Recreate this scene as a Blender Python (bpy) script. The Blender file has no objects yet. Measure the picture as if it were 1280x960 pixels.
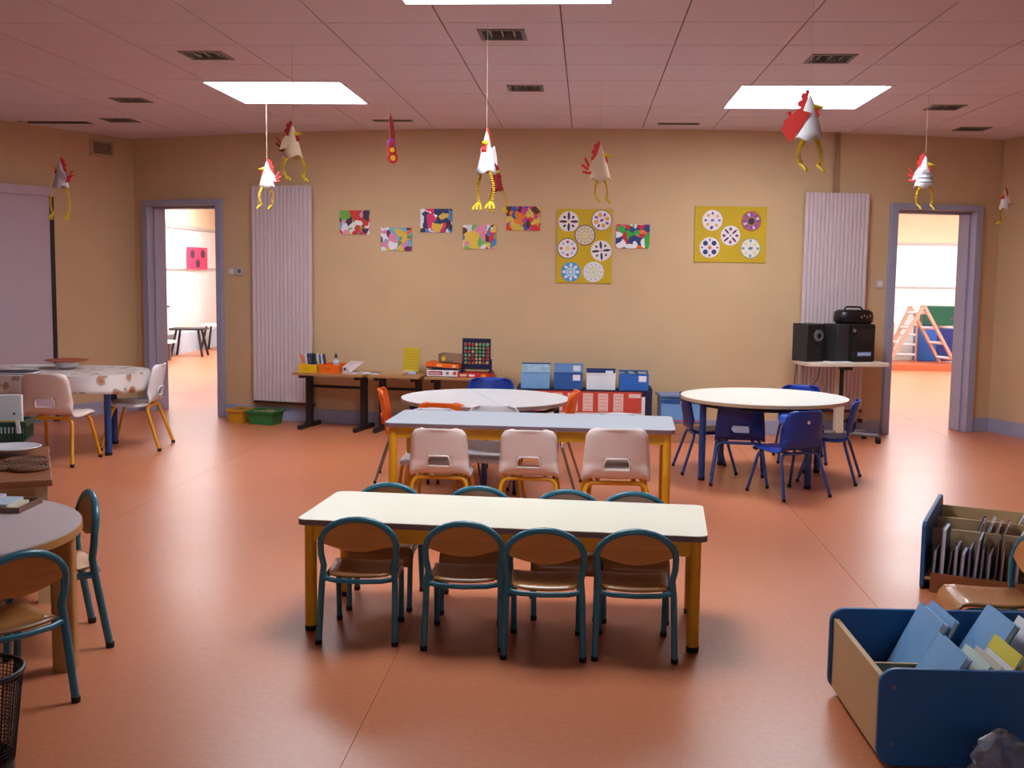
import bpy, bmesh, math, random
from mathutils import Vector, Matrix
random.seed(7)
SC = bpy.context.scene
COL = SC.collection
PI = math.pi

# ------------------------------------------------------------------ camera
F = 1400.0
PITCH = math.atan(140.5 / F); YAW = math.atan(91 / F); ROLL = 0.0125; CZ = 1.44
_f = Vector((-math.sin(YAW) * math.cos(PITCH), math.cos(YAW) * math.cos(PITCH), -math.sin(PITCH)))
_r = Vector((math.cos(YAW), math.sin(YAW), 0)); _u = _r.cross(_f)
CR = _r * math.cos(ROLL) + _u * math.sin(ROLL); CU = -_r * math.sin(ROLL) + _u * math.cos(ROLL); CF = _f
CP = Vector((0, 0, CZ))
cam = bpy.data.cameras.new('camera'); camo = bpy.data.objects.new('camera', cam); COL.objects.link(camo)
m3 = Matrix((CR, CU, -CF)).transposed()
camo.matrix_world = Matrix.Translation(CP) @ m3.to_4x4()
cam.sensor_width = 36.0; cam.lens = F / 1280 * 36; cam.clip_start = 0.05; cam.clip_end = 100
SC.camera = camo

# ------------------------------------------------------------------ world, exposure
world = bpy.data.worlds.new('world'); SC.world = world; world.use_nodes = True
bg = world.node_tree.nodes['Background']; bg.inputs[0].default_value = (0.72, 0.86, 1.0, 1); bg.inputs[1].default_value = 4.0
SC.view_settings.view_transform = 'Standard'; SC.view_settings.look = 'None'
SC.view_settings.gamma = 1.0; SC.view_settings.use_curve_mapping = False
SC.view_settings.exposure = 0.0
SKY_ROOM = 21.0      # daylight diffusers of the classroom
HALL_FILL = 27.0      # glowing ceiling panes added to brighten the rooms beyond

# ------------------------------------------------------------------ pixel helpers (1280 x 960 frame)
def ray(x, y): return CF + CR * ((x - 640) / F) - CU * ((y - 480) / F)
def onz(x, y, z=0.0):
    d = ray(x, y); return CP + d * ((z - CZ) / d.z)
def ony(x, y, Y):
    d = ray(x, y); return CP + d * (Y / d.y)
AX, AY, AR = 0.0, 21.05, 11.0        # the back wall is a circular arc, bulging into the room
def arc(th, off=0.0, z=0.0):
    return Vector((AX + (AR + off) * math.sin(th), AY - (AR + off) * math.cos(th), z))
def oncyl(x, y, off=0.0):
    d = ray(x, y); R = AR + off
    ox, oy = CP.x - AX, CP.y - AY
    a = d.x * d.x + d.y * d.y; b = 2 * (ox * d.x + oy * d.y); c = ox * ox + oy * oy - R * R
    t = (-b - math.sqrt(b * b - 4 * a * c)) / (2 * a)
    p = CP + d * t
    return p, math.atan2(p.x - AX, AY - p.y)
def onplane(x, y, p0, n):
    d = ray(x, y); return CP + d * ((p0 - CP).dot(n) / d.dot(n))

# ------------------------------------------------------------------ materials
MATS = {}
def lin(c): return tuple(((v / 255) / 12.92 if v / 255 <= .04045 else ((v / 255 + .055) / 1.055) ** 2.4) for v in c)
def mat(name, rgb, rough=0.5, var=0.06, scale=6.0, metal=0.0, bump=0.0, bscale=60.0, spec=0.5, trans=0.0, coat=0.0):
    if name in MATS: return MATS[name]
    m = bpy.data.materials.new(name); m.use_nodes = True; nt = m.node_tree; p = nt.nodes['Principled BSDF']
    c = lin(rgb)
    tc = nt.nodes.new('ShaderNodeTexCoord'); nz = nt.nodes.new('ShaderNodeTexNoise'); nz.inputs['Scale'].default_value = scale
    nz.inputs['Detail'].default_value = 4
    nt.links.new(tc.outputs['Object'], nz.inputs['Vector'])
    cr = nt.nodes.new('ShaderNodeValToRGB'); cr.color_ramp.elements[0].position = .3; cr.color_ramp.elements[1].position = .7
    cr.color_ramp.elements[0].color = (*[v * (1 - var) for v in c], 1); cr.color_ramp.elements[1].color = (*[min(1, v * (1 + var)) for v in c], 1)
    nt.links.new(nz.outputs['Fac'], cr.inputs[0]); nt.links.new(cr.outputs[0], p.inputs['Base Color'])
    p.inputs['Roughness'].default_value = rough; p.inputs['Metallic'].default_value = metal
    p.inputs['Specular IOR Level'].default_value = spec
    if trans: p.inputs['Transmission Weight'].default_value = trans
    if coat: p.inputs['Coat Weight'].default_value = coat
    if bump:
        n2 = nt.nodes.new('ShaderNodeTexNoise'); n2.inputs['Scale'].default_value = bscale; n2.inputs['Detail'].default_value = 3
        nt.links.new(tc.outputs['Object'], n2.inputs['Vector'])
        b = nt.nodes.new('ShaderNodeBump'); b.inputs['Strength'].default_value = bump; b.inputs['Distance'].default_value = .01
        nt.links.new(n2.outputs['Fac'], b.inputs['Height']); nt.links.new(b.outputs[0], p.inputs['Normal'])
    MATS[name] = m; return m
def wood(name, rgb, rough=.4, dark=.72, sx=2.0, sy=22.0, coat=0.0):
    if name in MATS: return MATS[name]
    m = bpy.data.materials.new(name); m.use_nodes = True; nt = m.node_tree; p = nt.nodes['Principled BSDF']; c = lin(rgb)
    tc = nt.nodes.new('ShaderNodeTexCoord'); mp = nt.nodes.new('ShaderNodeMapping'); mp.inputs['Scale'].default_value = (sx, sy, sy)
    nz = nt.nodes.new('ShaderNodeTexNoise'); nz.inputs['Scale'].default_value = 3; nz.inputs['Detail'].default_value = 6
    nt.links.new(tc.outputs['Object'], mp.inputs[0]); nt.links.new(mp.outputs[0], nz.inputs['Vector'])
    cr = nt.nodes.new('ShaderNodeValToRGB'); cr.color_ramp.elements[0].position = .25; cr.color_ramp.elements[1].position = .75
    cr.color_ramp.elements[0].color = (*[v * dark for v in c], 1); cr.color_ramp.elements[1].color = (*c, 1)
    nt.links.new(nz.outputs['Fac'], cr.inputs[0]); nt.links.new(cr.outputs[0], p.inputs['Base Color'])
    p.inputs['Roughness'].default_value = rough; p.inputs['Coat Weight'].default_value = coat
    MATS[name] = m; return m
def emis(name, rgb, s):
    m = bpy.data.materials.new(name); m.use_nodes = True; nt = m.node_tree; p = nt.nodes['Principled BSDF']
    p.inputs['Base Color'].default_value = (.8, .8, .8, 1); p.inputs['Emission Color'].default_value = (*rgb, 1); p.inputs['Emission Strength'].default_value = s
    MATS[name] = m; return m
def painting(name, seed, pal, scale=7.0):
    m = bpy.data.materials.new(name); m.use_nodes = True; nt = m.node_tree; p = nt.nodes['Principled BSDF']
    tc = nt.nodes.new('ShaderNodeTexCoord'); mp = nt.nodes.new('ShaderNodeMapping'); mp.inputs['Location'].default_value = (seed * 3.7, seed * 1.3, seed * 2.1)
    nz = nt.nodes.new('ShaderNodeTexNoise'); nz.inputs['Scale'].default_value = 9; mx = nt.nodes.new('ShaderNodeMix'); mx.data_type = 'RGBA'; mx.inputs[0].default_value = .12
    vo = nt.nodes.new('ShaderNodeTexVoronoi'); vo.inputs['Scale'].default_value = scale
    nt.links.new(tc.outputs['Object'], mp.inputs[0]); nt.links.new(mp.outputs[0], nz.inputs['Vector'])
    nt.links.new(mp.outputs[0], mx.inputs[6]); nt.links.new(nz.outputs['Color'], mx.inputs[7]); nt.links.new(mx.outputs[2], vo.inputs['Vector'])
    sp = nt.nodes.new('ShaderNodeSeparateColor'); nt.links.new(vo.outputs['Color'], sp.inputs[0])
    cr = nt.nodes.new('ShaderNodeValToRGB'); cr.color_ramp.interpolation = 'CONSTANT'
    e = cr.color_ramp.elements
    while len(e) < len(pal): e.new(.5)
    for i, c in enumerate(pal): e[i].position = i / len(pal); e[i].color = (*lin(c), 1)
    nt.links.new(sp.outputs[0], cr.inputs[0]); nt.links.new(cr.outputs[0], p.inputs['Base Color']); p.inputs['Roughness'].default_value = .6
    return m

def floor_mat():
    m = bpy.data.materials.new('orange_linoleum'); m.use_nodes = True; nt = m.node_tree; p = nt.nodes['Principled BSDF']
    tc = nt.nodes.new('ShaderNodeTexCoord')
    n1 = nt.nodes.new('ShaderNodeTexNoise'); n1.inputs['Scale'].default_value = 45; n1.inputs['Detail'].default_value = 5
    n2 = nt.nodes.new('ShaderNodeTexNoise'); n2.inputs['Scale'].default_value = 1.1; n2.inputs['Detail'].default_value = 3
    nt.links.new(tc.outputs['Object'], n1.inputs['Vector']); nt.links.new(tc.outputs['Object'], n2.inputs['Vector'])
    cr = nt.nodes.new('ShaderNodeValToRGB'); cr.color_ramp.elements[0].position = .3; cr.color_ramp.elements[1].position = .7
    a = lin((203, 120, 82)); b = lin((212, 130, 91))
    cr.color_ramp.elements[0].color = (*a, 1); cr.color_ramp.elements[1].color = (*b, 1)
    nt.links.new(n1.outputs['Fac'], cr.inputs[0]); nt.links.new(cr.outputs[0], p.inputs['Base Color'])
    mr = nt.nodes.new('ShaderNodeMapRange'); mr.inputs['To Min'].default_value = .27; mr.inputs['To Max'].default_value = .40
    nt.links.new(n2.outputs['Fac'], mr.inputs['Value']); nt.links.new(mr.outputs[0], p.inputs['Roughness'])
    bp = nt.nodes.new('ShaderNodeBump'); bp.inputs['Strength'].default_value = .06; bp.inputs['Distance'].default_value = .004
    n3 = nt.nodes.new('ShaderNodeTexNoise'); n3.inputs['Scale'].default_value = 14
    nt.links.new(tc.outputs['Object'], n3.inputs['Vector']); nt.links.new(n3.outputs['Fac'], bp.inputs['Height']); nt.links.new(bp.outputs[0], p.inputs['Normal'])
    p.inputs['Specular IOR Level'].default_value = .5
    return m

MAT_FLOOR = floor_mat()
WALL = mat('cream_wall_paint', (213, 178, 138), .75, .03, 2.5, bump=.05, bscale=180)
CEIL = mat('ceiling_tile_board', (222, 208, 220), .85, .03, 30, bump=.12, bscale=260)
CEILGAP = mat('ceiling_grid_shadow_gap', (104, 78, 76), .8)
SKIRT = mat('lilac_grey_gloss_paint', (162, 162, 188), .4, .03)
WHITE_DOOR = mat('white_door_paint', (232, 226, 236), .4, .02)
HALLW = mat('hall_white_paint', (244, 240, 232), .7, .02)
HALLB = mat('hall_cream_paint', (240, 214, 178), .7, .02)
RAD = mat('radiator_enamel', (214, 194, 198), .4, .02)
TEAL = mat('teal_enamel_tube', (52, 116, 136), .26, .04)
CHWOOD = wood('varnished_beech_ply', (204, 134, 68), .32, .72, coat=.2)
CHWOOD2 = wood('varnished_beech_ply_light', (192, 128, 70), .32, .75, coat=.2)
YEL = mat('yellow_enamel', (226, 160, 26), .35, .05)
CREAMTOP = mat('cream_laminate', (238, 232, 212), .35, .015)
SKYTOP = mat('white_laminate_sky_tint', (196, 210, 226), .3, .015)  # white table top, bluish sky reflection put into its base colour
WHITETOP = mat('white_laminate', (230, 230, 234), .3, .015)
TOPEDGE = mat('mauve_table_edging', (128, 96, 100), .5)
BEIGEEDGE = mat('beige_table_edging', (206, 180, 146), .5)
WPLASTIC = mat('white_pink_plastic', (240, 220, 212), .42, .02)
WPLASTIC2 = mat('white_plastic', (232, 228, 230), .42, .02)
BPLASTIC = mat('royal_blue_plastic', (22, 60, 158), .38, .04)
NPLASTIC = mat('navy_plastic', (26, 44, 110), .4, .04)
OPLASTIC = mat('orange_plastic', (244, 104, 12), .4, .03)
BTUBE = mat('blue_enamel_tube', (42, 74, 142), .35, .04)
BLEG = mat('blue_table_leg', (36, 72, 138), .35, .04)
CHROME = mat('dull_chrome', (170, 165, 165), .25, .02, metal=1.0)
RUBBER = mat('dark_rubber', (24, 22, 24), .7)
BLACK = mat('black_plastic', (16, 16, 18), .38, .05)
DGREY = mat('dark_grey_plastic', (40, 40, 44), .5, .05)
GREY = mat('grey_metal', (120, 116, 120), .4, .05)
BLKSTEEL = mat('black_steel', (30, 27, 28), .45, .05)
DESKWOOD = wood('desk_laminate_wood', (176, 128, 84), .4, .85)
BIRCH = wood('birch_ply', (206, 168, 122), .5, .86)
CABW = wood('cabinet_brown_wood', (160, 98, 60), .42, .8)
CABC = mat('cabinet_cream_panel', (206, 176, 130), .5, .03)
TBLW = wood('table_beech_edge', (196, 142, 82), .4, .82)
PINKTOP = mat('pinkish_grey_laminate', (206, 188, 190), .38, .015)
BBLUE = mat('book_bin_blue', (40, 100, 156), .38, .05)
PAPERW = mat('white_paper', (236, 232, 234), .7, .02)
PAPERC = mat('cream_paper', (226, 206, 168), .7, .03)
RED = mat('red_paper', (204, 34, 30), .6, .06)
REDB = mat('bright_red_card', (222, 50, 40), .6, .06)
YELP = mat('yellow_pipe_cleaner', (222, 184, 30), .7, .1, 60)
YELC = mat('mustard_card', (206, 170, 22), .7, .03)
THREAD = mat('pale_thread', (214, 190, 170), .7)
GREENB = mat('green_tub_plastic', (50, 122, 62), .4, .06)
YELB = mat('yellow_tub_plastic', (214, 154, 36), .4, .06)
ORTRAY = mat('orange_tray', (236, 104, 18), .45, .04)
YTRAY = mat('yellow_tray', (232, 178, 24), .45, .04)
LBLUE = mat('light_blue_folder', (122, 168, 214), .5, .05)
MBLUE = mat('mid_blue_folder', (36, 86, 156), .45, .05)
NAVY = mat('navy_board', (24, 30, 62), .5, .05)
CARD = mat('brown_cardboard', (176, 126, 92), .7, .06)
REDPOST = mat('red_poster_print', (206, 72, 54), .6, .04)
WICK = mat('brown_wicker', (110, 70, 48), .8, .25, 40, bump=.4, bscale=90)
PINKP = mat('pink_poster', (232, 66, 110), .6, .05)

# ------------------------------------------------------------------ mesh builder
class MB:
    def __init__(s): s.v = []; s.f = []
    def add(s, vs, fs):
        o = len(s.v); s.v += [tuple(v) for v in vs]; s.f += [tuple(i + o for i in f) for f in fs]; return s
    def box(s, x0, x1, y0, y1, z0, z1, M=None):
        vs = [Vector((x, y, z)) for z in (z0, z1) for y in (y0, y1) for x in (x0, x1)]
        if M is not None: vs = [M @ v for v in vs]
        return s.add(vs, [(0, 2, 3, 1), (4, 5, 7, 6), (0, 1, 5, 4), (2, 6, 7, 3), (0, 4, 6, 2), (1, 3, 7, 5)])
    def prism(s, poly, z0, z1, M=None):
        n = len(poly); vs = [Vector((x, y, z0)) for x, y in poly] + [Vector((x, y, z1)) for x, y in poly]
        if M is not None: vs = [M @ v for v in vs]
        fs = [tuple(range(n))[::-1], tuple(range(n, 2 * n))] + [(i, (i + 1) % n, (i + 1) % n + n, i + n) for i in range(n)]
        return s.add(vs, fs)
    def tube(s, pts, r, n=8, cap=True, closed=False):
        pts = [Vector(p) for p in pts]; rs = r if isinstance(r, (list, tuple)) else [r] * len(pts)
        N = len(pts); prev = None; rings = []
        for i, p in enumerate(pts):
            if closed: t = (pts[(i + 1) % N] - pts[i - 1])
            else: t = (pts[min(i + 1, N - 1)] - pts[max(i - 1, 0)])
            t.normalize()
            if prev is None:
                a = Vector((0, 0, 1)) if abs(t.z) < .9 else Vector((1, 0, 0)); nn = t.cross(a).normalized()
            else:
                nn = (prev - t * prev.dot(t)); nn = nn.normalized() if nn.length > 1e-6 else t.orthogonal().normalized()
            prev = nn; b = t.cross(nn)
            rings.append([p + (nn * math.cos(2 * PI * k / n) + b * math.sin(2 * PI * k / n)) * rs[i] for k in range(n)])
        vs = [v for rg in rings for v in rg]; fs = []
        for i in range(N if closed else N - 1):
            j = (i + 1) % N
            for k in range(n): fs.append((i * n + k, i * n + (k + 1) % n, j * n + (k + 1) % n, j * n + k))
        if cap and not closed: fs += [tuple(range(n))[::-1], tuple(range((N - 1) * n, N * n))]
        return s.add(vs, fs)
    def lathe(s, prof, n=20, c=(0, 0, 0), M=None):
        vs = []; fs = []
        for r, z in prof:
            for k in range(n): vs.append(Vector((c[0] + r * math.cos(2 * PI * k / n), c[1] + r * math.sin(2 * PI * k / n), c[2] + z)))
        if M is not None: vs = [M @ v for v in vs]
        for i in range(len(prof) - 1):
            for k in range(n): fs.append((i * n + k, i * n + (k + 1) % n, (i + 1) * n + (k + 1) % n, (i + 1) * n + k))
        if prof[0][0] > 1e-5: fs.append(tuple(range(n))[::-1])
        if prof[-1][0] > 1e-5: fs.append(tuple(range((len(prof) - 1) * n, len(prof) * n)))
        return s.add(vs, fs)
    def build(s, name, material, parent=None, bevel=0.0, angle=35, solid=0.0, loc=None, rz=0.0):
        me = bpy.data.meshes.new(name); me.from_pydata(s.v, [], s.f); me.update()
        bm = bmesh.new(); bm.from_mesh(me); bmesh.ops.remove_doubles(bm, verts=bm.verts, dist=1e-6)
        if not solid: bmesh.ops.recalc_face_normals(bm, faces=bm.faces)
        bm.to_mesh(me); bm.free()
        for p in me.polygons: p.use_smooth = True
        me.set_sharp_from_angle(angle=math.radians(angle))
        me.materials.append(material)
        o = bpy.data.objects.new(name, me); COL.objects.link(o)
        if parent is not None: o.parent = parent
        if loc is not None: o.location = loc
        if rz: o.rotation_euler.z = rz
        if solid:
            md = o.modifiers.new('thickness', 'SOLIDIFY'); md.thickness = solid; md.offset = 0
        if bevel:
            md = o.modifiers.new('bevel', 'BEVEL'); md.width = bevel; md.segments = 2; md.limit_method = 'ANGLE'; md.angle_limit = math.radians(50)
        return o
def bxo(name, dims, material, parent=None, bevel=0.0, M=None):
    return MB().box(*dims, M=M).build(name, material, parent, bevel)
def tag(o, label=None, cat=None, group=None, kind=None):
    if label: o['label'] = label
    if cat: o['category'] = cat
    if group: o['group'] = group
    if kind: o['kind'] = kind
    return o
def empty(name, loc=(0, 0, 0), rz=0.0, label=None, cat=None, group=None, kind=None):
    o = bpy.data.objects.new(name, None); COL.objects.link(o); o.location = loc; o.rotation_euler = (0, 0, rz); o.empty_display_size = .1
    return tag(o, label, cat, group, kind)
def copy_tree(o, parent=None):
    c = o.copy(); COL.objects.link(c); c.parent = parent
    for ch in list(o.children): copy_tree(ch, c)
    return c
def rrect(x0, x1, y0, y1, r, n=5):
    out = []
    for cx, cy, a in ((x1 - r, y1 - r, 0), (x0 + r, y1 - r, 90), (x0 + r, y0 + r, 180), (x1 - r, y0 + r, 270)):
        for k in range(n + 1):
            t = math.radians(a + 90 * k / n); out.append((cx + r * math.cos(t), cy + r * math.sin(t)))
    return out
def circ(cx, cy, r, n=48, a0=0, a1=2 * PI):
    return [(cx + r * math.cos(a0 + (a1 - a0) * k / n), cy + r * math.sin(a0 + (a1 - a0) * k / n)) for k in range(n)]
def fillet(pts, r, n=4):
    pts = [Vector(p) for p in pts]; out = [pts[0]]
    for i in range(1, len(pts) - 1):
        a, b, c = pts[i - 1], pts[i], pts[i + 1]; d1 = (a - b); d2 = (c - b)
        rr = min(r, d1.length * .45, d2.length * .45); p1 = b + d1.normalized() * rr; p2 = b + d2.normalized() * rr
        for k in range(n + 1):
            t = k / n; out.append(p1 * (1 - t) ** 2 + b * 2 * t * (1 - t) + p2 * t * t)
    out.append(pts[-1]); return out
ROTX90 = Matrix.Rotation(PI / 2, 4, 'X')     # (x,y) polygon -> (x,z) plane, thickness along -y

# ================================================================== THE SETTING
ZC = 2.70
# ---- floor: base slab and 2 m linoleum sheets
floor = MB().box(-11.5, 10.5, -3.2, 24, -.15, -.004).build('floor', mat('floor_seam_dark', (150, 84, 60), .6))
tag(floor, kind='structure')
xs = [-0.687 + 1.983 * k for k in range(-6, 7)]
for a, b in zip(xs[:-1], xs[1:]):
    if b < -11.5 or a > 10.5: continue
    MB().box(max(a, -11.5) + .0011, min(b, 10.5) - .0011, -3.2, 24, -.004, 0).build('linoleum_sheet', MAT_FLOOR, floor)

# ---- back wall: arc with two door openings
pL0, tL0 = oncyl(188, 400); pL1, tL1 = oncyl(275, 400)
pR0, tR0 = oncyl(1113, 400); pR1, tR1 = oncyl(1213, 400)
ZDL = oncyl(232, 252)[0].z; ZDR = oncyl(1160, 268)[0].z
ZDL = ZDR = (ZDL + ZDR) / 2
TH0 = math.atan2(-4.52, 10.03); TH1 = math.atan2(3.80, 10.32)
def arc_slab(mb, a, b, z0, z1, off0, off1):
    n = max(1, int(abs(b - a) / .03)); vs = []; fs = []
    for i in range(n + 1):
        t = a + (b - a) * i / n
        vs += [arc(t, off1, z0), arc(t, off1, z1), arc(t, off0, z1), arc(t, off0, z0)]
    for i in range(n):
        for k in range(4): fs.append((i * 4 + k, i * 4 + (k + 1) % 4, i * 4 + 4 + (k + 1) % 4, i * 4 + 4 + k))
    fs += [(0, 1, 2, 3), tuple(n * 4 + k for k in (3, 2, 1, 0))]
    mb.add(vs, fs)
mb = MB()
WT = .16
for a, b, z0, z1 in ((TH0 - .02, tL0, 0, 3.0), (tL0, tL1, ZDL, 3.0), (tL1, tR0, 0, 3.0), (tR0, tR1, ZDR, 3.0), (tR1, TH1 + .02, 0, 3.0)):
    arc_slab(mb, a, b, z0, z1, -WT, 0)
tag(mb.build('wall_back', WALL), kind='structure')
mb = MB()
for a, b in ((TH0, tL0 - .006), (tL1 + .006, tR0 - .006), (tR1 + .006, TH1)):
    arc_slab(mb, a, b, 0, .13, -.004, .014)
tag(mb.build('baseboard_back', SKIRT, bevel=.003), kind='structure')
# ---- side walls (radial) and rear wall
cL = arc(TH0); cR = arc(TH1)
dL = Vector((math.sin(TH0), -math.cos(TH0), 0)); dR = Vector((math.sin(TH1), -math.cos(TH1), 0))
nL = Vector((-dL.y, dL.x, 0)); nR = Vector((dR.y, -dR.x, 0))
if nL.x < 0: nL = -nL
if nR.x > 0: nR = -nR
def side_wall(name, c, d, n, L):
    o, e = c - d * .12, c + d * L
    poly = [(o.x, o.y), (e.x, e.y), (e.x - n.x * .2, e.y - n.y * .2), (o.x - n.x * .2, o.y - n.y * .2)]
    tag(MB().prism(poly, 0, 3.0).build(name, WALL), kind='structure')
    s = name.split('_')[1]; o = c
    poly = [(o.x, o.y), (e.x, e.y), (e.x + n.x * .014, e.y + n.y * .014), (o.x + n.x * .014, o.y + n.y * .014)]
    tag(MB().prism(poly, 0, .13).build('baseboard_' + s, SKIRT), kind='structure')
    return e
eL = side_wall('wall_left', cL, dL, nL, 14.2); eR = side_wall('wall_right', cR, dR, nR, 13.8)
# rear wall with three windows
YR = -2.0
wx = [(-6.2, -3.8), (-1.2, 1.2), (3.6, 6.0)]
mb = MB(); mb.box(-11.2, 10.2, YR - .2, YR, 0, .9).box(-11.2, 10.2, YR - .2, YR, 2.1, 3.0)
xx = -11.2
for a, b in wx: mb.box(xx, a, YR - .2, YR, .9, 2.1); xx = b
mb.box(xx, 10.2, YR - .2, YR, .9, 2.1)
tag(mb.build('wall_rear', WALL), kind='structure')
for i, (a, b) in enumerate(wx):
    w = empty('window_%d' % (i + 1), ((a + b) / 2, YR - .1, .9), kind='structure')
    h = (b - a) / 2
    mb = MB(); mb.box(-h, h, -.03, .03, 0, .06).box(-h, h, -.03, .03, 1.14, 1.2).box(-h, -h + .06, -.03, .03, .06, 1.14).box(h - .06, h, -.03, .03, .06, 1.14).box(-.03, .03, -.03, .03, .06, 1.14)
    mb.build('window_frame', WHITE_DOOR, w)
    g = bpy.data.materials.get('window_glass') or mat('window_glass', (240, 245, 250), .02, 0, trans=1.0)
    for s in (-1, 1): MB().box(min(s * .03, s * (h - .06)), max(s * .03, s * (h - .06)), -.004, .004, .06, 1.14).build('pane', g, w)

# ---- ceiling: slab + tiles around skylights and lamps
SKYL = [(-2.65, -1.67, 7.62, 8.62), (1.00, 2.02, 7.74, 8.80), (-.90, .11, 4.42, 5.44)]
LAMPS = []
for (x, y, w, d) in ((258, 69, .26, .26), (164, 125, .26, .22), (150, 150, .27, .24), (628, 43, .25, .27), (657, 110, .25, .25), (1038, 73, .26, .27), (1181, 134, .25, .26), (1215, 161, .26, .24)):
    p = onz(x, y, ZC); LAMPS.append((p.x - w / 2, p.x + w / 2, p.y - d / 2, p.y + d / 2))
SLOTS = []
for (x, y, w, d) in ((491, 150.5, .34, .10), (848, 154.5, .35, .10)):
    p = onz(x, y, ZC); SLOTS.append((p.x - w / 2, p.x + w / 2, p.y - d / 2, p.y + d / 2))
GAPR = onz(70, 153.5, ZC); GAP = (GAPR.x - .34, GAPR.x + .32, GAPR.y - .10, GAPR.y + .10)
HOLES = SKYL + LAMPS + SLOTS + [GAP]
def sub_rect(r, h):
    x0, x1, y0, y1 = r; a, b, c, d = h
    if b <= x0 or a >= x1 or d <= y0 or c >= y1: return [r]
    out = []
    if a > x0: out.append((x0, a, y0, y1))
    if b < x1: out.append((b, x1, y0, y1))
    lo, hi = max(a, x0), min(b, x1)
    if c > y0: out.append((lo, hi, y0, c))
    if d < y1: out.append((lo, hi, d, y1))
    return out
def clip(poly, p0, n):
    out = []
    for i in range(len(poly)):
        a, b = poly[i], poly[(i + 1) % len(poly)]
        da = (a[0] - p0[0]) * n[0] + (a[1] - p0[1]) * n[1]; db = (b[0] - p0[0]) * n[0] + (b[1] - p0[1]) * n[1]
        if da >= 0: out.append(a)
        if (da >= 0) != (db >= 0):
            t = da / (da - db); out.append((a[0] + (b[0] - a[0]) * t, a[1] + (b[1] - a[1]) * t))
    return out
rects = [(-11.2, 10.2, YR - .2, 11.3)]
for h in SKYL + LAMPS + SLOTS + [GAP]:
    rects = [q for r in rects for q in sub_rect(r, h)]
mb = MB()
for r in rects: mb.box(r[0], r[1], r[2], r[3], ZC + .006, ZC + .08)
# boxes above the openings (plenum lids) keep daylight out
for h in LAMPS + SLOTS + [GAP]: mb.box(h[0] - .02, h[1] + .02, h[2] - .02, h[3] + .02, ZC + .14, ZC + .16)
ceiling = tag(mb.build('ceiling', CEILGAP), kind='structure')
TX, TY = .612, .574
for i in range(-10, 11):
    for j in range(-4, 11):
        x0 = .462 + TX * i; y0 = 5.837 + TY * j
        xc, yc = x0 + TX / 2, y0 + TY / 2
        rs = [(x0 + .004, x0 + TX - .004, y0 + .0045, y0 + TY - .0045)]
        for h in HOLES: rs = [q for r in rs for q in sub_rect(r, h)]
        mb = MB(); th = math.atan2(xc - AX, AY - yc); pa = arc(th, -.03)
        for r in rs:
            poly = [(r[0], r[2]), (r[1], r[2]), (r[1], r[3]), (r[0], r[3])]
            poly = clip(poly, (pa.x, pa.y), (math.sin(th), -math.cos(th)))
            if len(poly) > 2: poly = clip(poly, (cL.x - nL.x * .05, cL.y - nL.y * .05), (nL.x, nL.y))
            if len(poly) > 2: poly = clip(poly, (cR.x - nR.x * .05, cR.y - nR.y * .05), (nR.x, nR.y))
            if len(poly) > 2:
                A = abs(sum(poly[k][0] * poly[(k + 1) % len(poly)][1] - poly[(k + 1) % len(poly)][0] * poly[k][1] for k in range(len(poly)))) / 2
                if A > .0008: mb.prism(poly, ZC, ZC + .006)
        if mb.v: mb.build('ceiling_tile', CEIL, ceiling)
EM_ROOM = emis('daylight_diffuser', (.84, .93, 1.0), SKY_ROOM)
EM_HALL_FILL = emis('hall_fill_pane', (.82, .92, 1.0), HALL_FILL)
SKF = mat('skylight_frame_white', (214, 210, 220), .5, .02)
for h, lb in zip(SKYL, ('square skylight above the floral-cloth side, near the ribbed radiator by the rubber tubs', 'square skylight on the side of the stereo trolley, red and white paper hen before it', 'square skylight directly above the cream-topped table')):
    c = ((h[0] + h[1]) / 2, (h[2] + h[3]) / 2); w, d = (h[1] - h[0]) / 2, (h[3] - h[2]) / 2
    s = empty('skylight', (c[0], c[1], ZC), 0, lb, 'skylight', 'square ceiling skylights')
    mb = MB(); t = .02
    mb.box(-w, w, -d, -d + t, -.004, .08).box(-w, w, d - t, d, -.004, .08).box(-w, -w + t, -d + t, d - t, -.004, .08).box(w - t, w, -d + t, d - t, -.004, .08)
    mb.build('skylight_frame', SKF, s)
    MB().box(-w + t, w - t, -d + t, d - t, .02, .03).build('diffuser_pane', EM_ROOM, s)
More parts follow.
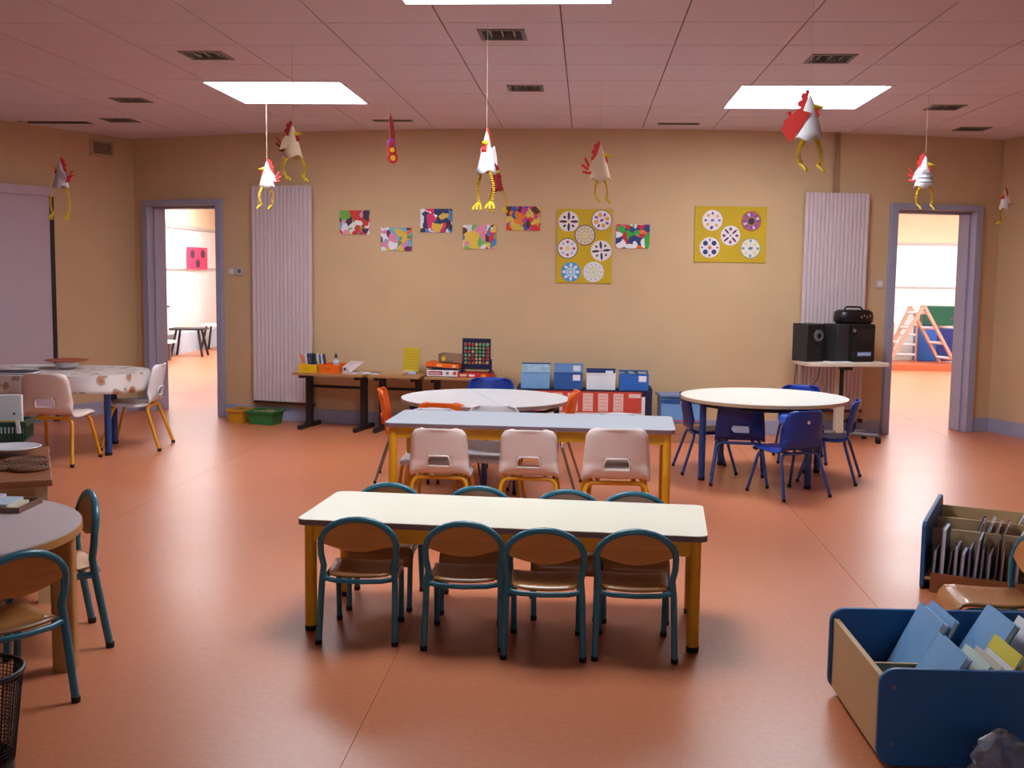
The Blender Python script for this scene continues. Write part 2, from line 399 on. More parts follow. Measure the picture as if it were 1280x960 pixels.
# recessed unlit lamps
LAMPIN = mat('lamp_reflector', (176, 170, 150), .25, .05, metal=.6); LAMPFR = mat('lamp_frame', (120, 108, 106), .45)
lamp_lb = ['recessed louvre lamp between the skylight by the radiator and the skylight above the cream table', 'recessed louvre lamp just beyond the skylight corner toward the sliding door', 'recessed louvre lamp nearest the wall grille corner', 'recessed louvre lamp in line with the white paper hen thread', 'recessed louvre lamp midway between the two far skylights', 'recessed louvre lamp this side of the skylight with the red and white hen', 'recessed louvre lamp beside the thread of the striped paper hen', 'recessed louvre lamp above the doorway to the climbing frame']
proto = None
for h, lb in zip(LAMPS, lamp_lb):
    c = ((h[0] + h[1]) / 2, (h[2] + h[3]) / 2); w, d = (h[1] - h[0]) / 2, (h[3] - h[2]) / 2
    s = empty('recessed_lamp', (c[0], c[1], ZC), 0, lb, 'lamp', 'unlit recessed ceiling lamps')
    mb = MB(); t = .022
    mb.box(-w, w, -d, -d + t, -.006, .05).box(-w, w, d - t, d, -.006, .05).box(-w, -w + t, -d + t, d - t, -.006, .05).box(w - t, w, -d + t, d - t, -.006, .05)
    mb.build('lamp_frame', LAMPFR, s)
    MB().box(-w + t, w - t, -d + t, d - t, .07, .09).build('reflector', LAMPIN, s)
    for k in (-1, 0, 1): MB().box(k * w * .5 - .004, k * w * .5 + .004, -d + t, d - t, .005, .07).build('louvre', LAMPIN, s)
    for k in (-1, 1): MB().tube([(-w + .03, k * d * .4, .045), (w - .03, k * d * .4, .045)], .014, 8).build('lamp_tube', PAPERW, s)
for h, lb in zip(SLOTS, ('dark linear air slot behind the hanging red paper ribbon', 'dark linear air slot above the landscape mustard poster')):
    c = ((h[0] + h[1]) / 2, (h[2] + h[3]) / 2); w, d = (h[1] - h[0]) / 2, (h[3] - h[2]) / 2
    s = empty('air_slot', (c[0], c[1], ZC), 0, lb, 'air vent', 'linear ceiling air slots')
    mb = MB(); t = .012
    mb.box(-w, w, -d, -d + t, -.005, .06).box(-w, w, d - t, d, -.005, .06).box(-w, -w + t, -d + t, d - t, -.005, .06).box(w - t, w, -d + t, d - t, -.005, .06)
    mb.build('slot_frame', LAMPFR, s)
    MB().box(-w + t, w - t, -d + t, d - t, .05, .06).build('slot_back', BLACK, s)
    MB().box(-w + t, w - t, -.006, .006, .0, .04).build('vane', DGREY, s)

# ---- doors in the back wall
def door(name, t0, t1, ztop, hinge):
    tm = (t0 + t1) / 2
    r = empty(name, arc(tm), tm, kind='structure')
    ch0 = (arc(t0) - arc(tm)); hw = ch0.length
    fr = MB(); c = .055
    for sx in (-1, 1):
        fr.box(min(sx * (hw - .014), sx * (hw + c)), max(sx * (hw - .014), sx * (hw + c)), -.03, .22, 0, ztop + c)
        fr.box(min(sx * hw, sx * (hw - .03)), max(sx * hw, sx * (hw - .03)), .06, .22, 0, ztop - .02)
    fr.box(-hw, hw, -.03, .22, ztop, ztop + c); fr.box(-hw, hw, .06, .22, ztop - .02, ztop)
    fr.build('door_frame', SKIRT, r, bevel=.004)
    # leaf folded back beyond the wall
    lw = 2 * hw - .05; ang = math.radians(133) if hinge < 0 else math.radians(-125)
    x = hinge * (hw - .022)
    M = Matrix.Translation((x, .2, 0)) @ Matrix.Rotation(ang, 4, 'Z')
    lf = MB().box(0 if hinge < 0 else -lw, lw if hinge < 0 else 0, 0.0, .04, .01, ztop - .03, M=M).build('door_leaf', WHITE_DOOR, r, bevel=.003)
    hx = (lw - .07) * (1 if hinge < 0 else -1)
    MB().tube([M @ Vector((hx, .0, 1.02)), M @ Vector((hx, -.05, 1.02)), M @ Vector((hx - .1 * (1 if hinge < 0 else -1), -.05, 1.02))], .009).build('door_handle', GREY, lf)
    return r
door('door_1', tL0, tL1, ZDL, -1); door('door_2', tR0, tR1, ZDR, 1)

# ---- rooms beyond the doors
HZ = 2.62
def hallwall(name, x0, x1, y0, y1, z0, z1, m): return tag(MB().box(x0, x1, y0, y1, z0, z1).build(name, m), kind='structure')
w = hallwall('wall_hall_left', -7.0, -6.8, 10.0, 22, 0, 3, HALLW)
MB().box(-6.8, -6.785, 11.2, 21.9, 2.13, 3).build('wall_band', HALLB, w)
for z in (2.1, 1.42): MB().box(-6.8, -6.78, 11.2, 21.9, z - .012, z + .012).build('wall_rail', mat('hall_rail_grey', (196, 186, 190), .5), w)
MB().box(-6.8, -6.77, 11.2, 21.9, 0, .34).build('wall_plinth', mat('hall_plinth_blue', (206, 222, 236), .5), w)
hallwall('wall_hall_far', -7, 0.2, 21.9, 22.1, 0, 3, HALLW)
w = hallwall('wall_hall_end', 0.2, 9.2, 18.75, 18.95, 0, 3, HALLW)
MB().box(.25, 9.0, 18.735, 18.75, 1.98, 3).build('wall_band', HALLB, w)
for z in (1.96, 1.27): MB().box(.25, 9.0, 18.73, 18.75, z - .012, z + .012).build('wall_rail', MATS['hall_rail_grey'], w)
hallwall('wall_hall_middle', 0.0, .2, 11.0, 21.9, 0, 3, HALLW)
hallwall('wall_hall_right', 9.0, 9.2, 9.0, 18.9, 0, 3, HALLW)
hs = [(-6.2, -5.0, 14.0, 15.4), (-6.2, -5.0, 17.2, 18.6), (-3.6, -2.4, 15.6, 17.0), (4.0, 5.4, 15.2, 16.6), (6.2, 7.6, 15.2, 16.6), (3.2, 4.4, 12.6, 14.0)]
rects = [(-7.0, 9.2, 9.0, 22.1)]
for h in hs: rects = [q for r in rects for q in sub_rect(r, h)]
mb = MB()
for r in rects:
    poly = [(r[0], r[2]), (r[1], r[2]), (r[1], r[3]), (r[0], r[3])]
    # keep behind the back wall
    y0 = max(r[2], 0)
    mb.box(r[0], r[1], max(r[2], 9.0), r[3], 3.0, 3.05)
tag(mb.build('ceiling_hall', HALLW), kind='structure')
for h in hs:  # unseen framed glowing panes, added to light the rooms beyond
    s = empty('skylight', ((h[0] + h[1]) / 2, (h[2] + h[3]) / 2, 3.0), 0, 'bright skylight in the ceiling of the rooms beyond the doorways', 'skylight', 'skylights of the rooms beyond')
    w, d = (h[1] - h[0]) / 2, (h[3] - h[2]) / 2
    MB().box(-w, w, -d, d, .06, .07).build('diffuser_pane', EM_HALL_FILL, s)
    mb = MB(); mb.box(-w - .03, w + .03, -d - .03, -d, -.01, .07).box(-w - .03, w + .03, d, d + .03, -.01, .07).box(-w - .03, -w, -d, d, -.01, .07).box(w, w + .03, -d, d, -.01, .07)
    mb.build('skylight_frame', SKF, s)

# ---- sliding closet panel and grille on the left wall
RZL = math.atan2(-dL.y, -dL.x)      # local +X runs from the closet toward the corner
pc = onplane(64, 360, cL + nL * .02, nL)
zt = onplane(30, 243, cL + nL * .02, nL).z
clo = empty('door_3', (pc.x, pc.y, 0), RZL, kind='structure')
nsgn = 1 if (Matrix.Rotation(RZL, 3, 'Z') @ Vector((0, 1, 0))).dot(nL) > 0 else -1
def lw_box(x0, x1, y0, y1, z0, z1): return (x0, x1, min(y0 * nsgn, y1 * nsgn), max(y0 * nsgn, y1 * nsgn), z0, z1)
CLOS = mat('closet_panel_lilac_white', (196, 176, 190), .45, .02)
for k in range(3): MB().box(*lw_box(-1.2 * (k + 1) + .004, -1.2 * k - .012, -.015, .02 + .012 * (k % 2), .03, zt)).build('sliding_panel', CLOS, clo)
MB().box(*lw_box(-3.7, .03, -.018, .055, zt, zt + .08)).build('top_track', CLOS, clo)
MB().box(*lw_box(-.012, .03, -.018, .03, .0, zt)).build('edge_strip', mat('dark_edge_strip', (46, 34, 36), .6), clo)
gp = onplane(127, 185.5, cL + nL * .01, nL)
g = empty('wall_grille', gp, RZL, 'small rectangular air grille high on the cream side wall', 'air vent')
a = onplane(113, 185, cL, nL); b = onplane(142, 187, cL, nL); gw = (b - a).length / 2
za = onplane(127, 175, cL, nL).z; zb = onplane(127, 196, cL, nL).z; gh = (za - zb) / 2
mb = MB(); t = .022
mb.box(*lw_box(-gw, gw, -.02, .02, -gh, -gh + t)).box(*lw_box(-gw, gw, -.02, .02, gh - t, gh)).box(*lw_box(-gw, -gw + t, -.02, .02, -gh + t, gh - t)).box(*lw_box(gw - t, gw, -.02, .02, -gh + t, gh - t))
mb.build('grille_frame', mat('grille_frame_paint', (196, 168, 140), .5), g)
MB().box(*lw_box(-gw + t, gw - t, -.02, -.004, -gh + t, gh - t)).build('grille_back', mat('grille_dark', (70, 62, 60), .7), g)
for k in range(7):
    z = -gh + t + (2 * gh - 2 * t) * (k + .5) / 7
    MB().box(*lw_box(-gw + t, gw - t, -.004, .01, z - .003, z + .003)).build('grille_slat', MATS['grille_frame_paint'], g)

# ---- radiators
def radiator(x0, x1, ytop, ybot, ym, nfin, label, pipes=None):
    a, ta = oncyl(x0, ym, .09); b, tb = oncyl(x1, ym, .09); tm = (ta + tb) / 2
    wd = (b - a).length; xm = (x0 + x1) / 2
    zt = oncyl(xm, ytop, .09)[0].z; zb = oncyl(xm, ybot, .09)[0].z
    r = empty('panel_radiator', arc(tm, .09), tm, label, 'radiator')
    p = wd / nfin
    for k in range(nfin):
        xa = -wd / 2 + p * k
        MB().prism(rrect(xa + .0015, xa + p - .0015, -.0, .035, .008, 3), zb, zt).build('fin', RAD, r)
    MB().box(-wd / 2 + .01, wd / 2 - .01, .035, .05, zb + .02, zt - .02).build('back_panel', RAD, r)
    MB().tube([(-wd / 2, .03, zb - .015), (wd / 2 + .02, .03, zb - .015)], .014).build('header_pipe', mat('copper_brown_pipe', (110, 74, 60), .5), r)
    MB().tube([(wd / 2 - .03, .03, zb - .015), (wd / 2 - .03, .03, zb - .05), (wd / 2 - .03, .088, zb - .05)], .018).build('valve', RAD, r)
    for s in (-1, 1):
        for z in (zb + .25, zt - .25): MB().box(s * wd * .3 - .02, s * wd * .3 + .02, .05, .092, z - .02, z + .02).build('bracket', GREY, r)
    if pipes:
        for px in pipes:
            q, tq = oncyl(px, 205, .03); loc = q - arc(tm, .09); lx = loc.x * math.cos(tm) + loc.y * math.sin(tm)
            MB().tube([(lx, .06, zt - .05), (lx, .06, ZC)], .011).build('riser_pipe', mat('painted_pipe', (168, 124, 92), .5), r)
    return r
radiator(315, 389, 232, 502, 365, 15, 'tall ribbed white panel radiator above the yellow and green tubs')
radiator(1004.5, 1084, 241, 512, 330, 16, 'tall ribbed white panel radiator behind the stereo trolley, two riser pipes above', pipes=(1043, 1048))
# switches
def wall_plate(x, y, kind, label):
    p, t = oncyl(x, y); s = empty('switch_plate' if kind else 'socket_plate', p, t, label, 'switch' if kind else 'socket')
    MB().prism(rrect(-.04, .04, -.04, .04, .008, 3), 0, .012, M=ROTX90).build('plate', mat('plate_plastic', (206, 186, 178), .4), s)
    if kind: MB().box(-.022, .022, -.018, -.01, -.022, .022).build('rocker', PAPERW, s)
    else: MB().lathe([(.02, 0), (.02, .004), (.016, .005), (.014, .002)], 14, M=Matrix.Translation((0, -.011, 0)) @ ROTX90).build('socket_ring', GREY, s)
wall_plate(290, 339, True, 'light switch plate closest to the frame of the doorway with the pink poster')
wall_plate(300, 339, False, 'round socket plate between a light switch and the ribbed radiator')
wall_plate(1099, 354.5, True, 'light switch plate between the stereo radiator and the climbing frame doorway')

# ================================================================== CHAIRS
def make_wood_chair(seatm=None):
    """beech chair, teal tube frame; faces +Y, 0.50 m tall"""
    r = empty('wooden_chair')
    pts = [(-.148, -.175, 0), (-.142, -.135, .24), (-.136, -.128, .30), (-.146, -.132, .345)]
    n = 14
    for k in range(n + 1):
        t = PI - PI * k / n; z = .385 + .103 * math.sin(t)
        pts.append((.147 * math.cos(t), -.135 - .018 * math.sin(t), z))
    pts += [(.146, -.132, .345), (.136, -.128, .30), (.142, -.135, .24), (.148, -.175, 0)]
    MB().tube(pts, .0125, 10).build('back_frame', TEAL, r, angle=60)
    # half round backrest
    poly = []
    for k in range(17):
        t = PI * k / 16; poly.append((.134 * math.cos(t), .388 + .09 * math.sin(t)))
    for k in range(1, 9):
        t = k / 9; poly.append((-.134 + .268 * t, .388 - .03 * math.sin(PI * t)))
    mb = MB(); vs = [Vector((x, -.135 - .018 * max(0, (z - .385) / .1) - .006, z)) for x, z in poly] + [Vector((x, -.135 - .018 * max(0, (z - .385) / .1) + .006, z)) for x, z in poly]
    nn = len(poly); mb.add(vs, [tuple(range(nn)), tuple(range(nn, 2 * nn))[::-1]] + [(i, (i + 1) % nn, (i + 1) % nn + nn, i + nn) for i in range(nn)])
    mb.build('backrest', CHWOOD, r, angle=50)
    for s in (-1, 1):
        MB().tube(fillet([(s * .128, .135, 0), (s * .130, .118, .246), (s * .138, -.132, .246)], .05, 5), .0115, 10).build('leg', TEAL, r, angle=60)
        MB().lathe([(.0125, 0), (.0135, .018), (.0, .019)], 10, c=(s * .128, .1352, 0)).build('foot_cap', RUBBER, r)
        MB().lathe([(.0135, 0), (.0145, .018), (.0, .019)], 10, c=(s * .148, -.174, 0)).build('foot_cap', RUBBER, r)
    MB().tube([(-.138, -.132, .252), (-.09, -.15, .247), (0, -.156, .245), (.09, -.15, .247), (.138, -.132, .252)], .0105, 8).build('rear_rail', TEAL, r, angle=60)
    # seat: bent ply with waterfall front
    prof = [(-.138, .262), (-.06, .256), (.03, .257), (.08, .26), (.115, .257), (.132, .243), (.138, .220), (.139, .193)]
    vs = []; fs = []; nu = 8
    for j, (y, z) in enumerate(prof):
        w = .124 + .010 * min(1, j / 3)
        if j == 0: w -= .012
        for i in range(nu + 1):
            u = -1 + 2 * i / nu; vs.append((u * w, y - (.0 if j else .012 * (1 - u * u)), z + .006 * u * u * (1 if j < 5 else 0)))
    for j in range(len(prof) - 1):
        for i in range(nu): fs.append((j * (nu + 1) + i, j * (nu + 1) + i + 1, (j + 1) * (nu + 1) + i + 1, (j + 1) * (nu + 1) + i))
    MB().add(vs, fs).build('seat', CHWOOD2, r, solid=.009, angle=60)
    MB().tube([(-.125, .118, .225), (.125, .118, .225)], .009, 8).build('front_rail', TEAL, r)
    return r

def make_shell_chair(name, shell, tube, tr=.0115, slot=True):
    """one piece plastic shell on two U frames; faces +Y, 0.57 m tall"""
    r = empty(name)
    prof = [(.175, .285), (.172, .303), (.155, .314), (.10, .314), (.02, .308), (-.06, .306), (-.11, .312), (-.14, .33), (-.157, .362), (-.166, .40), (-.175, .44), (-.184, .49), (-.194, .54), (-.198, .565), (-.206, .574)]
    # resample
    P = [Vector((0, y, z)) for y, z in prof]; L = [0]
    for a, b in zip(P[:-1], P[1:]): L.append(L[-1] + (b - a).length)
    nv = 44; nu = 16; T = L[-1]
    def at(s):
        for i in range(len(P) - 1):
            if s <= L[i + 1] + 1e-9:
                t = (s - L[i]) / (L[i + 1] - L[i]); return P[i].lerp(P[i + 1], t)
        return P[-1]
    vs = []; fs = []; keep = []
    for j in range(nv + 1):
        s = T * j / nv; p = at(s); q = s / T
        w = .160 + .008 * math.sin(PI * q) - .012 * max(0, (q - .6) / .4)
        rr = .055
        if T - s < rr: w = w - rr + math.sqrt(max(0, rr * rr - (rr - (T - s)) ** 2)) 
        rf = .04
        if s < rf: w = w - rf + math.sqrt(max(0, rf * rf - (rf - s) ** 2))
        back = max(0, min(1, (p.z - .33) / .06)); seat = 1 - back
        for i in range(nu + 1):
            u = -1 + 2 * i / nu
            ex = max(0, abs(u) - .72) / .28
            vs.append((u * w, p.y + back * (.028 * u * u + .012 * ex * ex), p.z - seat * (.018 * ex * ex) + seat * .006 * u * u))
    for j in range(nv):
        s = T * (j + .5) / nv; z = at(s).z; y = at(s).y
        for i in range(nu):
            u = -1 + 2 * (i + .5) / nu
            if slot and y < -.145 and .362 < z < .418 and abs(u) < .36: continue
            fs.append((j * (nu + 1) + i, (j + 1) * (nu + 1) + i, (j + 1) * (nu + 1) + i + 1, j * (nu + 1) + i + 1))
    sh = MB().add(vs, fs).build('shell', shell, r, solid=.007, angle=60)
    # rim round the hand hole
    if not slot: MB().lathe([(.011, 0), (.011, .003), (0, .004)], 12, M=Matrix.Translation((0, -.194, .50)) @ ROTX90).build('white_disc', PAPERW, sh)  # small white disc on the back of slotless shells
    rim = [Vector((x, y, z)) for x, y, z in ((-.062, -.166, .36), (.062, -.166, .36), (.064, -.17, .395), (.052, -.177, .42), (-.052, -.177, .42), (-.064, -.17, .395))]
    if slot: MB().tube(rim, .0055, 6, closed=True).build('hand_hole_rim', shell, sh, angle=80)
    for sy, yb, yf, xf in ((-1, -.115, -.205, .188), (1, .105, .185, .178)):
        half = .148
        for s in (-1, 1):
            MB().tube(fillet([(0, yb, .29), (s * half, yb, .29), (s * xf, yf, .012)], .045, 5), tr, 8).build('leg', tube, r, angle=60)
            MB().lathe([(tr * 1.1, 0), (tr * 1.25, .02), (0, .021)], 8, c=(s * xf, yf, 0)).build('foot_cap', RUBBER, r)
    for s in (-1, 1):
        MB().box(s * .09 - .01, s * .09 + .01, -.11, .1, .288, .303).build('seat_bracket', tube, r)
    return r
def place(proto, x, y, heading, label, cat='chair', group=None, scale=1.0, first=[set()]):
    """heading: world direction (dx, dy) the chair faces"""
    o = proto if proto not in first[0] else copy_tree(proto); first[0].add(proto)
    o.location = (x, y, 0); o.rotation_euler = (0, 0, math.atan2(heading[1], heading[0]) - PI / 2); o.scale = (scale,) * 3
    return tag(o, label, cat, group)

wc = make_wood_chair()
WG = 'wooden chairs at the cream table'
ORD = ['first', 'second', 'third', 'fourth', 'fifth', 'sixth', 'seventh', 'eighth', 'ninth', 'tenth', 'eleventh', 'twelfth']
lbn = 'beech and teal chair, open-floor side of cream table, %s counting from the pinkish table end'
lbf = 'beech and teal chair facing the pale blue table row, %s counting from the pinkish table end'
lbf = 'beech and teal chair between cream and pale blue tables, %s from the pinkish table end'
for k, ((x0, y0), (x1, y1), hd) in enumerate((((-1.01, 4.15), (-.71, 4.14), (-.02, 1)), ((-.60, 4.13), (-.30, 4.11), (-.03, 1)), ((-.28, 4.04), (.01, 4.05), (0, 1)), ((.06, 4.06), (.35, 4.07), (.0, 1)))):
    place(wc, (x0 + x1) / 2 + .0, (y0 + y1) / 2 + .175, hd, lbn % ORD[k], group=WG)
for k, (x, y, hd) in enumerate(((-.855, 4.725, (.03, -1)), (-.455, 4.70, (0, -1)), (-.065, 4.67, (.0, -1)), (.225, 4.66, (0, -1)))):
    place(wc, x, y, hd, lbf % ORD[k], group=WG + ', far row')
def dirn(ax, ay, bx, by): return (bx - ax, by - ay)
place(wc, -1.91, 3.465, (-.83, .56), 'beech and teal chair at the pinkish round table, beside the black mesh bin', scale=1.08)
place(wc, -2.045, 4.055, (-.82, -.573), 'beech and teal chair at the pinkish round table, next to its book tray side', scale=1.16)
place(wc, 1.50, 4.16, (-1, .06), 'beech and teal chair standing between the two blue book bins', scale=1.0)

whc = make_shell_chair('plastic_chair', WPLASTIC, YEL)
place(whc, -.795, 6.26, (.02, 1), 'off-white plastic chair, yellow legs, pushed under the pale blue table beside its end legs', scale=1.0)
place(whc, -.300, 6.28, (0, 1), 'off-white plastic chair, yellow legs, in the middle of the pale blue table near side', scale=1.0)
place(whc, .175, 6.10, (-.03, 1), 'larger off-white plastic chair with yellow legs at the pale blue table, toward the blue chairs', scale=1.08)
FW = 'white chairs on the far side of the pale blue table'
wh2 = make_shell_chair('plastic_chair', WPLASTIC2, YEL)
for k, (x, y, hd) in enumerate(((-.93, 6.70, (0, -1)), (-.56, 6.76, (.0, -1)), (.205, 6.645, (0, -1)))):
    place(wh2, x, y, hd, 'white plastic chair between pale blue and split round tables, %s from the floral table end' % ORD[k], group=FW, scale=(1.02, 1.05, 1.02)[k])
place(whc, -3.87, 7.97, (.04, 1), 'large off-white plastic chair with yellow legs, back to the room at the floral table', scale=1.17)
place(wh2, -3.59, 8.70, (-1, -.12), 'large white plastic chair with yellow legs at the doorway end of the floral table', scale=1.17)

blc = make_shell_chair('plastic_chair', BPLASTIC, BTUBE, .0105)
bls = make_shell_chair('plastic_chair', BPLASTIC, BTUBE, .0105, slot=False)
nvs = make_shell_chair('plastic_chair', NPLASTIC, BTUBE, .0105, slot=False)
nvc = make_shell_chair('plastic_chair', NPLASTIC, BTUBE, .0105)
BG = 'blue chairs at the white round table'
place(nvc, 1.08, 7.80, (.10, 1), 'navy plastic chair with hand slot at the white round table, back to the room')
place(bls, 1.345, 7.40, (-.49, .87), 'royal blue plastic chair pulled out at an angle from the white round table')
place(nvs, .90, 8.22, (1, .10), 'navy plastic chair at the white round table side facing the book rack')
place(blc, 1.735, 7.98, (-.94, .30), 'royal blue plastic chair at the white round table on the doorway side')
place(blc, 1.69, 8.78, (-.1, -1), 'royal blue plastic chair at the white round table in front of the stereo trolley')
place(blc, -.70, 8.16, (0, -1), 'royal blue plastic chair at the split round table, back to the desks', scale=1.12)
orc = make_shell_chair('plastic_chair', OPLASTIC, CHROME, .008)
place(orc, -1.20, 7.62, (.97, .10), 'orange plastic chair with chrome legs at the split round table, desk side', scale=1.09)
place(orc, -.885, 7.235, (.12, 1), 'orange plastic chair pushed far under the split round table, behind a white chair', scale=1.05)
place(orc, -.265, 7.44, (-1, .08), 'orange plastic chair at the split round table by the red poster rack', scale=1.14)

# ================================================================== TABLES
def rect_table(name, cx, cy, rz, L, W, H, top, edge, legm, label, lr=.024, sq=False, group=None):
    r = empty(name, (cx, cy, 0), rz, label, 'table', group)
    tp = MB().prism(rrect(-L / 2, L / 2, -W / 2, W / 2, .035), H - .003, H).build('tabletop', top, r)
    MB().prism(rrect(-L / 2, L / 2, -W / 2, W / 2, .035), H - .024, H - .003).build('table_edge', edge, tp)
    i = .045
    for sx in (-1, 1):
        for sy in (-1, 1):
            x, y = sx * (L / 2 - i), sy * (W / 2 - i)
            lg = MB().tube([(x, y, .02), (x, y, H - .024)], lr, 14).build('leg', legm, r)
            MB().lathe([(lr * 1.0, 0), (lr * 1.06, .022), (0, .023)], 14, c=(x, y, 0)).build('foot_cap', RUBBER, lg)
    for sy in (-1, 1): MB().box(-L / 2 + i, L / 2 - i, sy * (W / 2 - i) - .012, sy * (W / 2 - i) + .012, H - .088, H - .024).build('apron', legm, r)
    for sx in (-1, 1): MB().box(sx * (L / 2 - i) - .012, sx * (L / 2 - i) + .012, -W / 2 + i, W / 2 - i, H - .088, H - .024).build('apron', legm, r)
    return r
rect_table('activity_table', -.305, 4.505, math.radians(-4.0), 1.60, .58, .46, CREAMTOP, TOPEDGE, YEL, 'long cream-topped table with yellow legs and eight wooden chairs')
rect_table('activity_table', -.30, 6.505, math.radians(-2.2), 1.64, .61, .58, SKYTOP, TOPEDGE, YEL, 'long pale blue-topped table with yellow legs and white plastic chairs')

# split round table: two half tables pushed together
def half_table(cx, cy, ang, R, H, label):
    r = empty('half_round_table', (cx, cy, 0), ang, label, 'table', 'half round tables pushed into one circle')
    poly = circ(0, 0, R, 30, 0.004, PI - .004) + [(-R, .002)]
    poly = [(R * math.cos(PI * k / 30), max(.002, R * math.sin(PI * k / 30))) for k in range(31)]
    tp = MB().prism(poly, H - .003, H).build('tabletop', WHITETOP, r)
    MB().prism(poly, H - .026, H - .003).build('table_edge', mat('taupe_table_edging', (150, 124, 116), .5), tp)
    for a in (12, 90, 168):
        x, y = (R - .07) * math.cos(math.radians(a)), (R - .07) * math.sin(math.radians(a))
        lg = MB().tube([(x, y, .02), (x, y, H - .026)], .02, 12).build('leg', BLEG, r)
        MB().lathe([(.02, 0), (.0215, .022), (0, .023)], 12, c=(x, y, 0)).build('foot_cap', RUBBER, lg)
    MB().tube([((R - .09) * math.cos(math.radians(a)), (R - .09) * math.sin(math.radians(a)), H - .06) for a in range(12, 169, 12)], .012, 6).build('apron', BLKSTEEL, r)
    return r
s0 = onz(586, 485, .58); s1 = onz(623, 506, .58); sa = math.atan2(s0.y - s1.y, s0.x - s1.x)
half_table(-.675, 7.60, sa, .575, .58, 'white half-round table, the half toward the desks, one circle with its twin')
half_table(-.675, 7.60, sa + PI, .575, .58, 'white half-round table, the half toward the red poster rack, one circle with its twin')

# right round table
r = empty('round_table', (1.275, 8.03, 0), 0, 'white round table with blue legs and blue chairs', 'table'); R, H = .585, .58
tp = MB().prism(circ(0, 0, R, 64), H - .003, H).build('tabletop', mat('ivory_laminate', (240, 236, 226), .3, .01), r)
MB().prism(circ(0, 0, R, 64), H - .024, H - .003).build('table_edge', BEIGEEDGE, tp)
for x, y in ((.83, 7.83), (1.52, 7.60), (1.04, 8.49), (1.71, 8.24)):
    x -= 1.275; y -= 8.03
    lg = MB().tube([(x, y, .02), (x, y, H - .024)], .024, 12).build('leg', BLEG, r)
    MB().lathe([(.024, 0), (.026, .022), (0, .023)], 12, c=(x, y, 0)).build('foot_cap', RUBBER, lg)
MB().tube([((R - .12) * math.cos(t * PI / 18), (R - .12) * math.sin(t * PI / 18), H - .05) for t in range(36)], .014, 6, closed=True).build('apron', BLKSTEEL, r)

# floral table at the left
FX0, FX1, FY0, FY1, FH = -5.0, -3.47, 8.07, 9.08, .62
r = empty('rectangular_table', ((FX0 + FX1) / 2, (FY0 + FY1) / 2, 0), 0, 'table with thick blue legs under a floral cloth', 'table')
cx, cy = (FX0 + FX1) / 2, (FY0 + FY1) / 2; hx, hy = (FX1 - FX0) / 2, (FY1 - FY0) / 2
MB().prism(rrect(-hx, hx, -hy, hy, .49, 12), FH - .03, FH - .006).build('tabletop', TBLW, r)
for lx, ly in ((-3.63, 8.27), (-3.82, 8.83), (-4.65, 8.27), (-4.60, 8.83)):
        x, y = lx - cx, ly - cy
        lg = MB().tube([(x, y, .02), (x, y, FH - .03)], .026, 12).build('leg', BLEG, r)
        MB().lathe([(.027, 0), (.029, .025), (0, .026)], 12, c=(x, y, 0)).build('foot_cap', RUBBER, lg)
def floral():
    m = bpy.data.materials.new('floral_oilcloth'); m.use_nodes = True; nt = m.node_tree; p = nt.nodes['Principled BSDF']
    tc = nt.nodes.new('ShaderNodeTexCoord'); vo = nt.nodes.new('ShaderNodeTexVoronoi'); vo.inputs['Scale'].default_value = 9
    nz = nt.nodes.new('ShaderNodeTexNoise'); nz.inputs['Scale'].default_value = 26; nz.inputs['Detail'].default_value = 3
    nt.links.new(tc.outputs['Object'], vo.inputs['Vector']); nt.links.new(tc.outputs['Object'], nz.inputs['Vector'])
    ad = nt.nodes.new('ShaderNodeMath'); ad.operation = 'MULTIPLY_ADD'; ad.inputs[1].default_value = .5
    nt.links.new(nz.outputs['Fac'], ad.inputs[0]); nt.links.new(vo.outputs['Distance'], ad.inputs[2])
    cr = nt.nodes.new('ShaderNodeValToRGB'); e = cr.color_ramp.elements
    for pos, c in ((.30, (176, 96, 70)), (.44, (200, 140, 110)), (.52, (150, 150, 130)), (.60, (226, 216, 212))):
        x = e.new(pos); x.color = (*lin(c), 1)
    e[0].color = (*lin((180, 110, 60)), 1); e[-1].color = (*lin((228, 218, 216)), 1)
    nt.links.new(ad.outputs[0], cr.inputs[0]); nt.links.new(cr.outputs[0], p.inputs['Base Color']); p.inputs['Roughness'].default_value = .35
    return m
out = rrect(-hx - .01, hx + .01, -hy - .01, hy + .01, .5, 16)
# densify outline
dn = []
for i in range(len(out)):
    a, b = Vector(out[i]), Vector(out[(i + 1) % len(out)]); k = max(1, int((b - a).length / .04))
    for q in range(k): dn.append(a.lerp(b, q / k))
vs = [(p.x, p.y, 0) for p in dn]; n = len(dn); rows = 5; acc = 0
for j in range(1, rows + 1):
    for i, p in enumerate(dn):
        w = .012 * math.sin(i * .55) + .006 * math.sin(i * 1.27 + 1); q = j / rows
        d = (p - Vector((0, 0))); d = Vector((d.x / hx, d.y / hy)).normalized()
        vs.append((p.x + d.x * (.012 * q + w * q * 1.6), p.y + d.y * (.012 * q + w * q * 1.6), -.135 * q - .012 * q * math.sin(i * .23)))
fs = [tuple(range(n))]
for j in range(rows):
    for i in range(n): fs.append((j * n + i, j * n + (i + 1) % n, (j + 1) * n + (i + 1) % n, (j + 1) * n + i))
tc = MB().add(vs, fs).build('tablecloth', floral(), None, solid=.002, angle=50); tc.location = (cx, cy, FH - .002)
tag(tc, 'floral oilcloth with wavy hem draped over the blue-legged table', 'tablecloth')
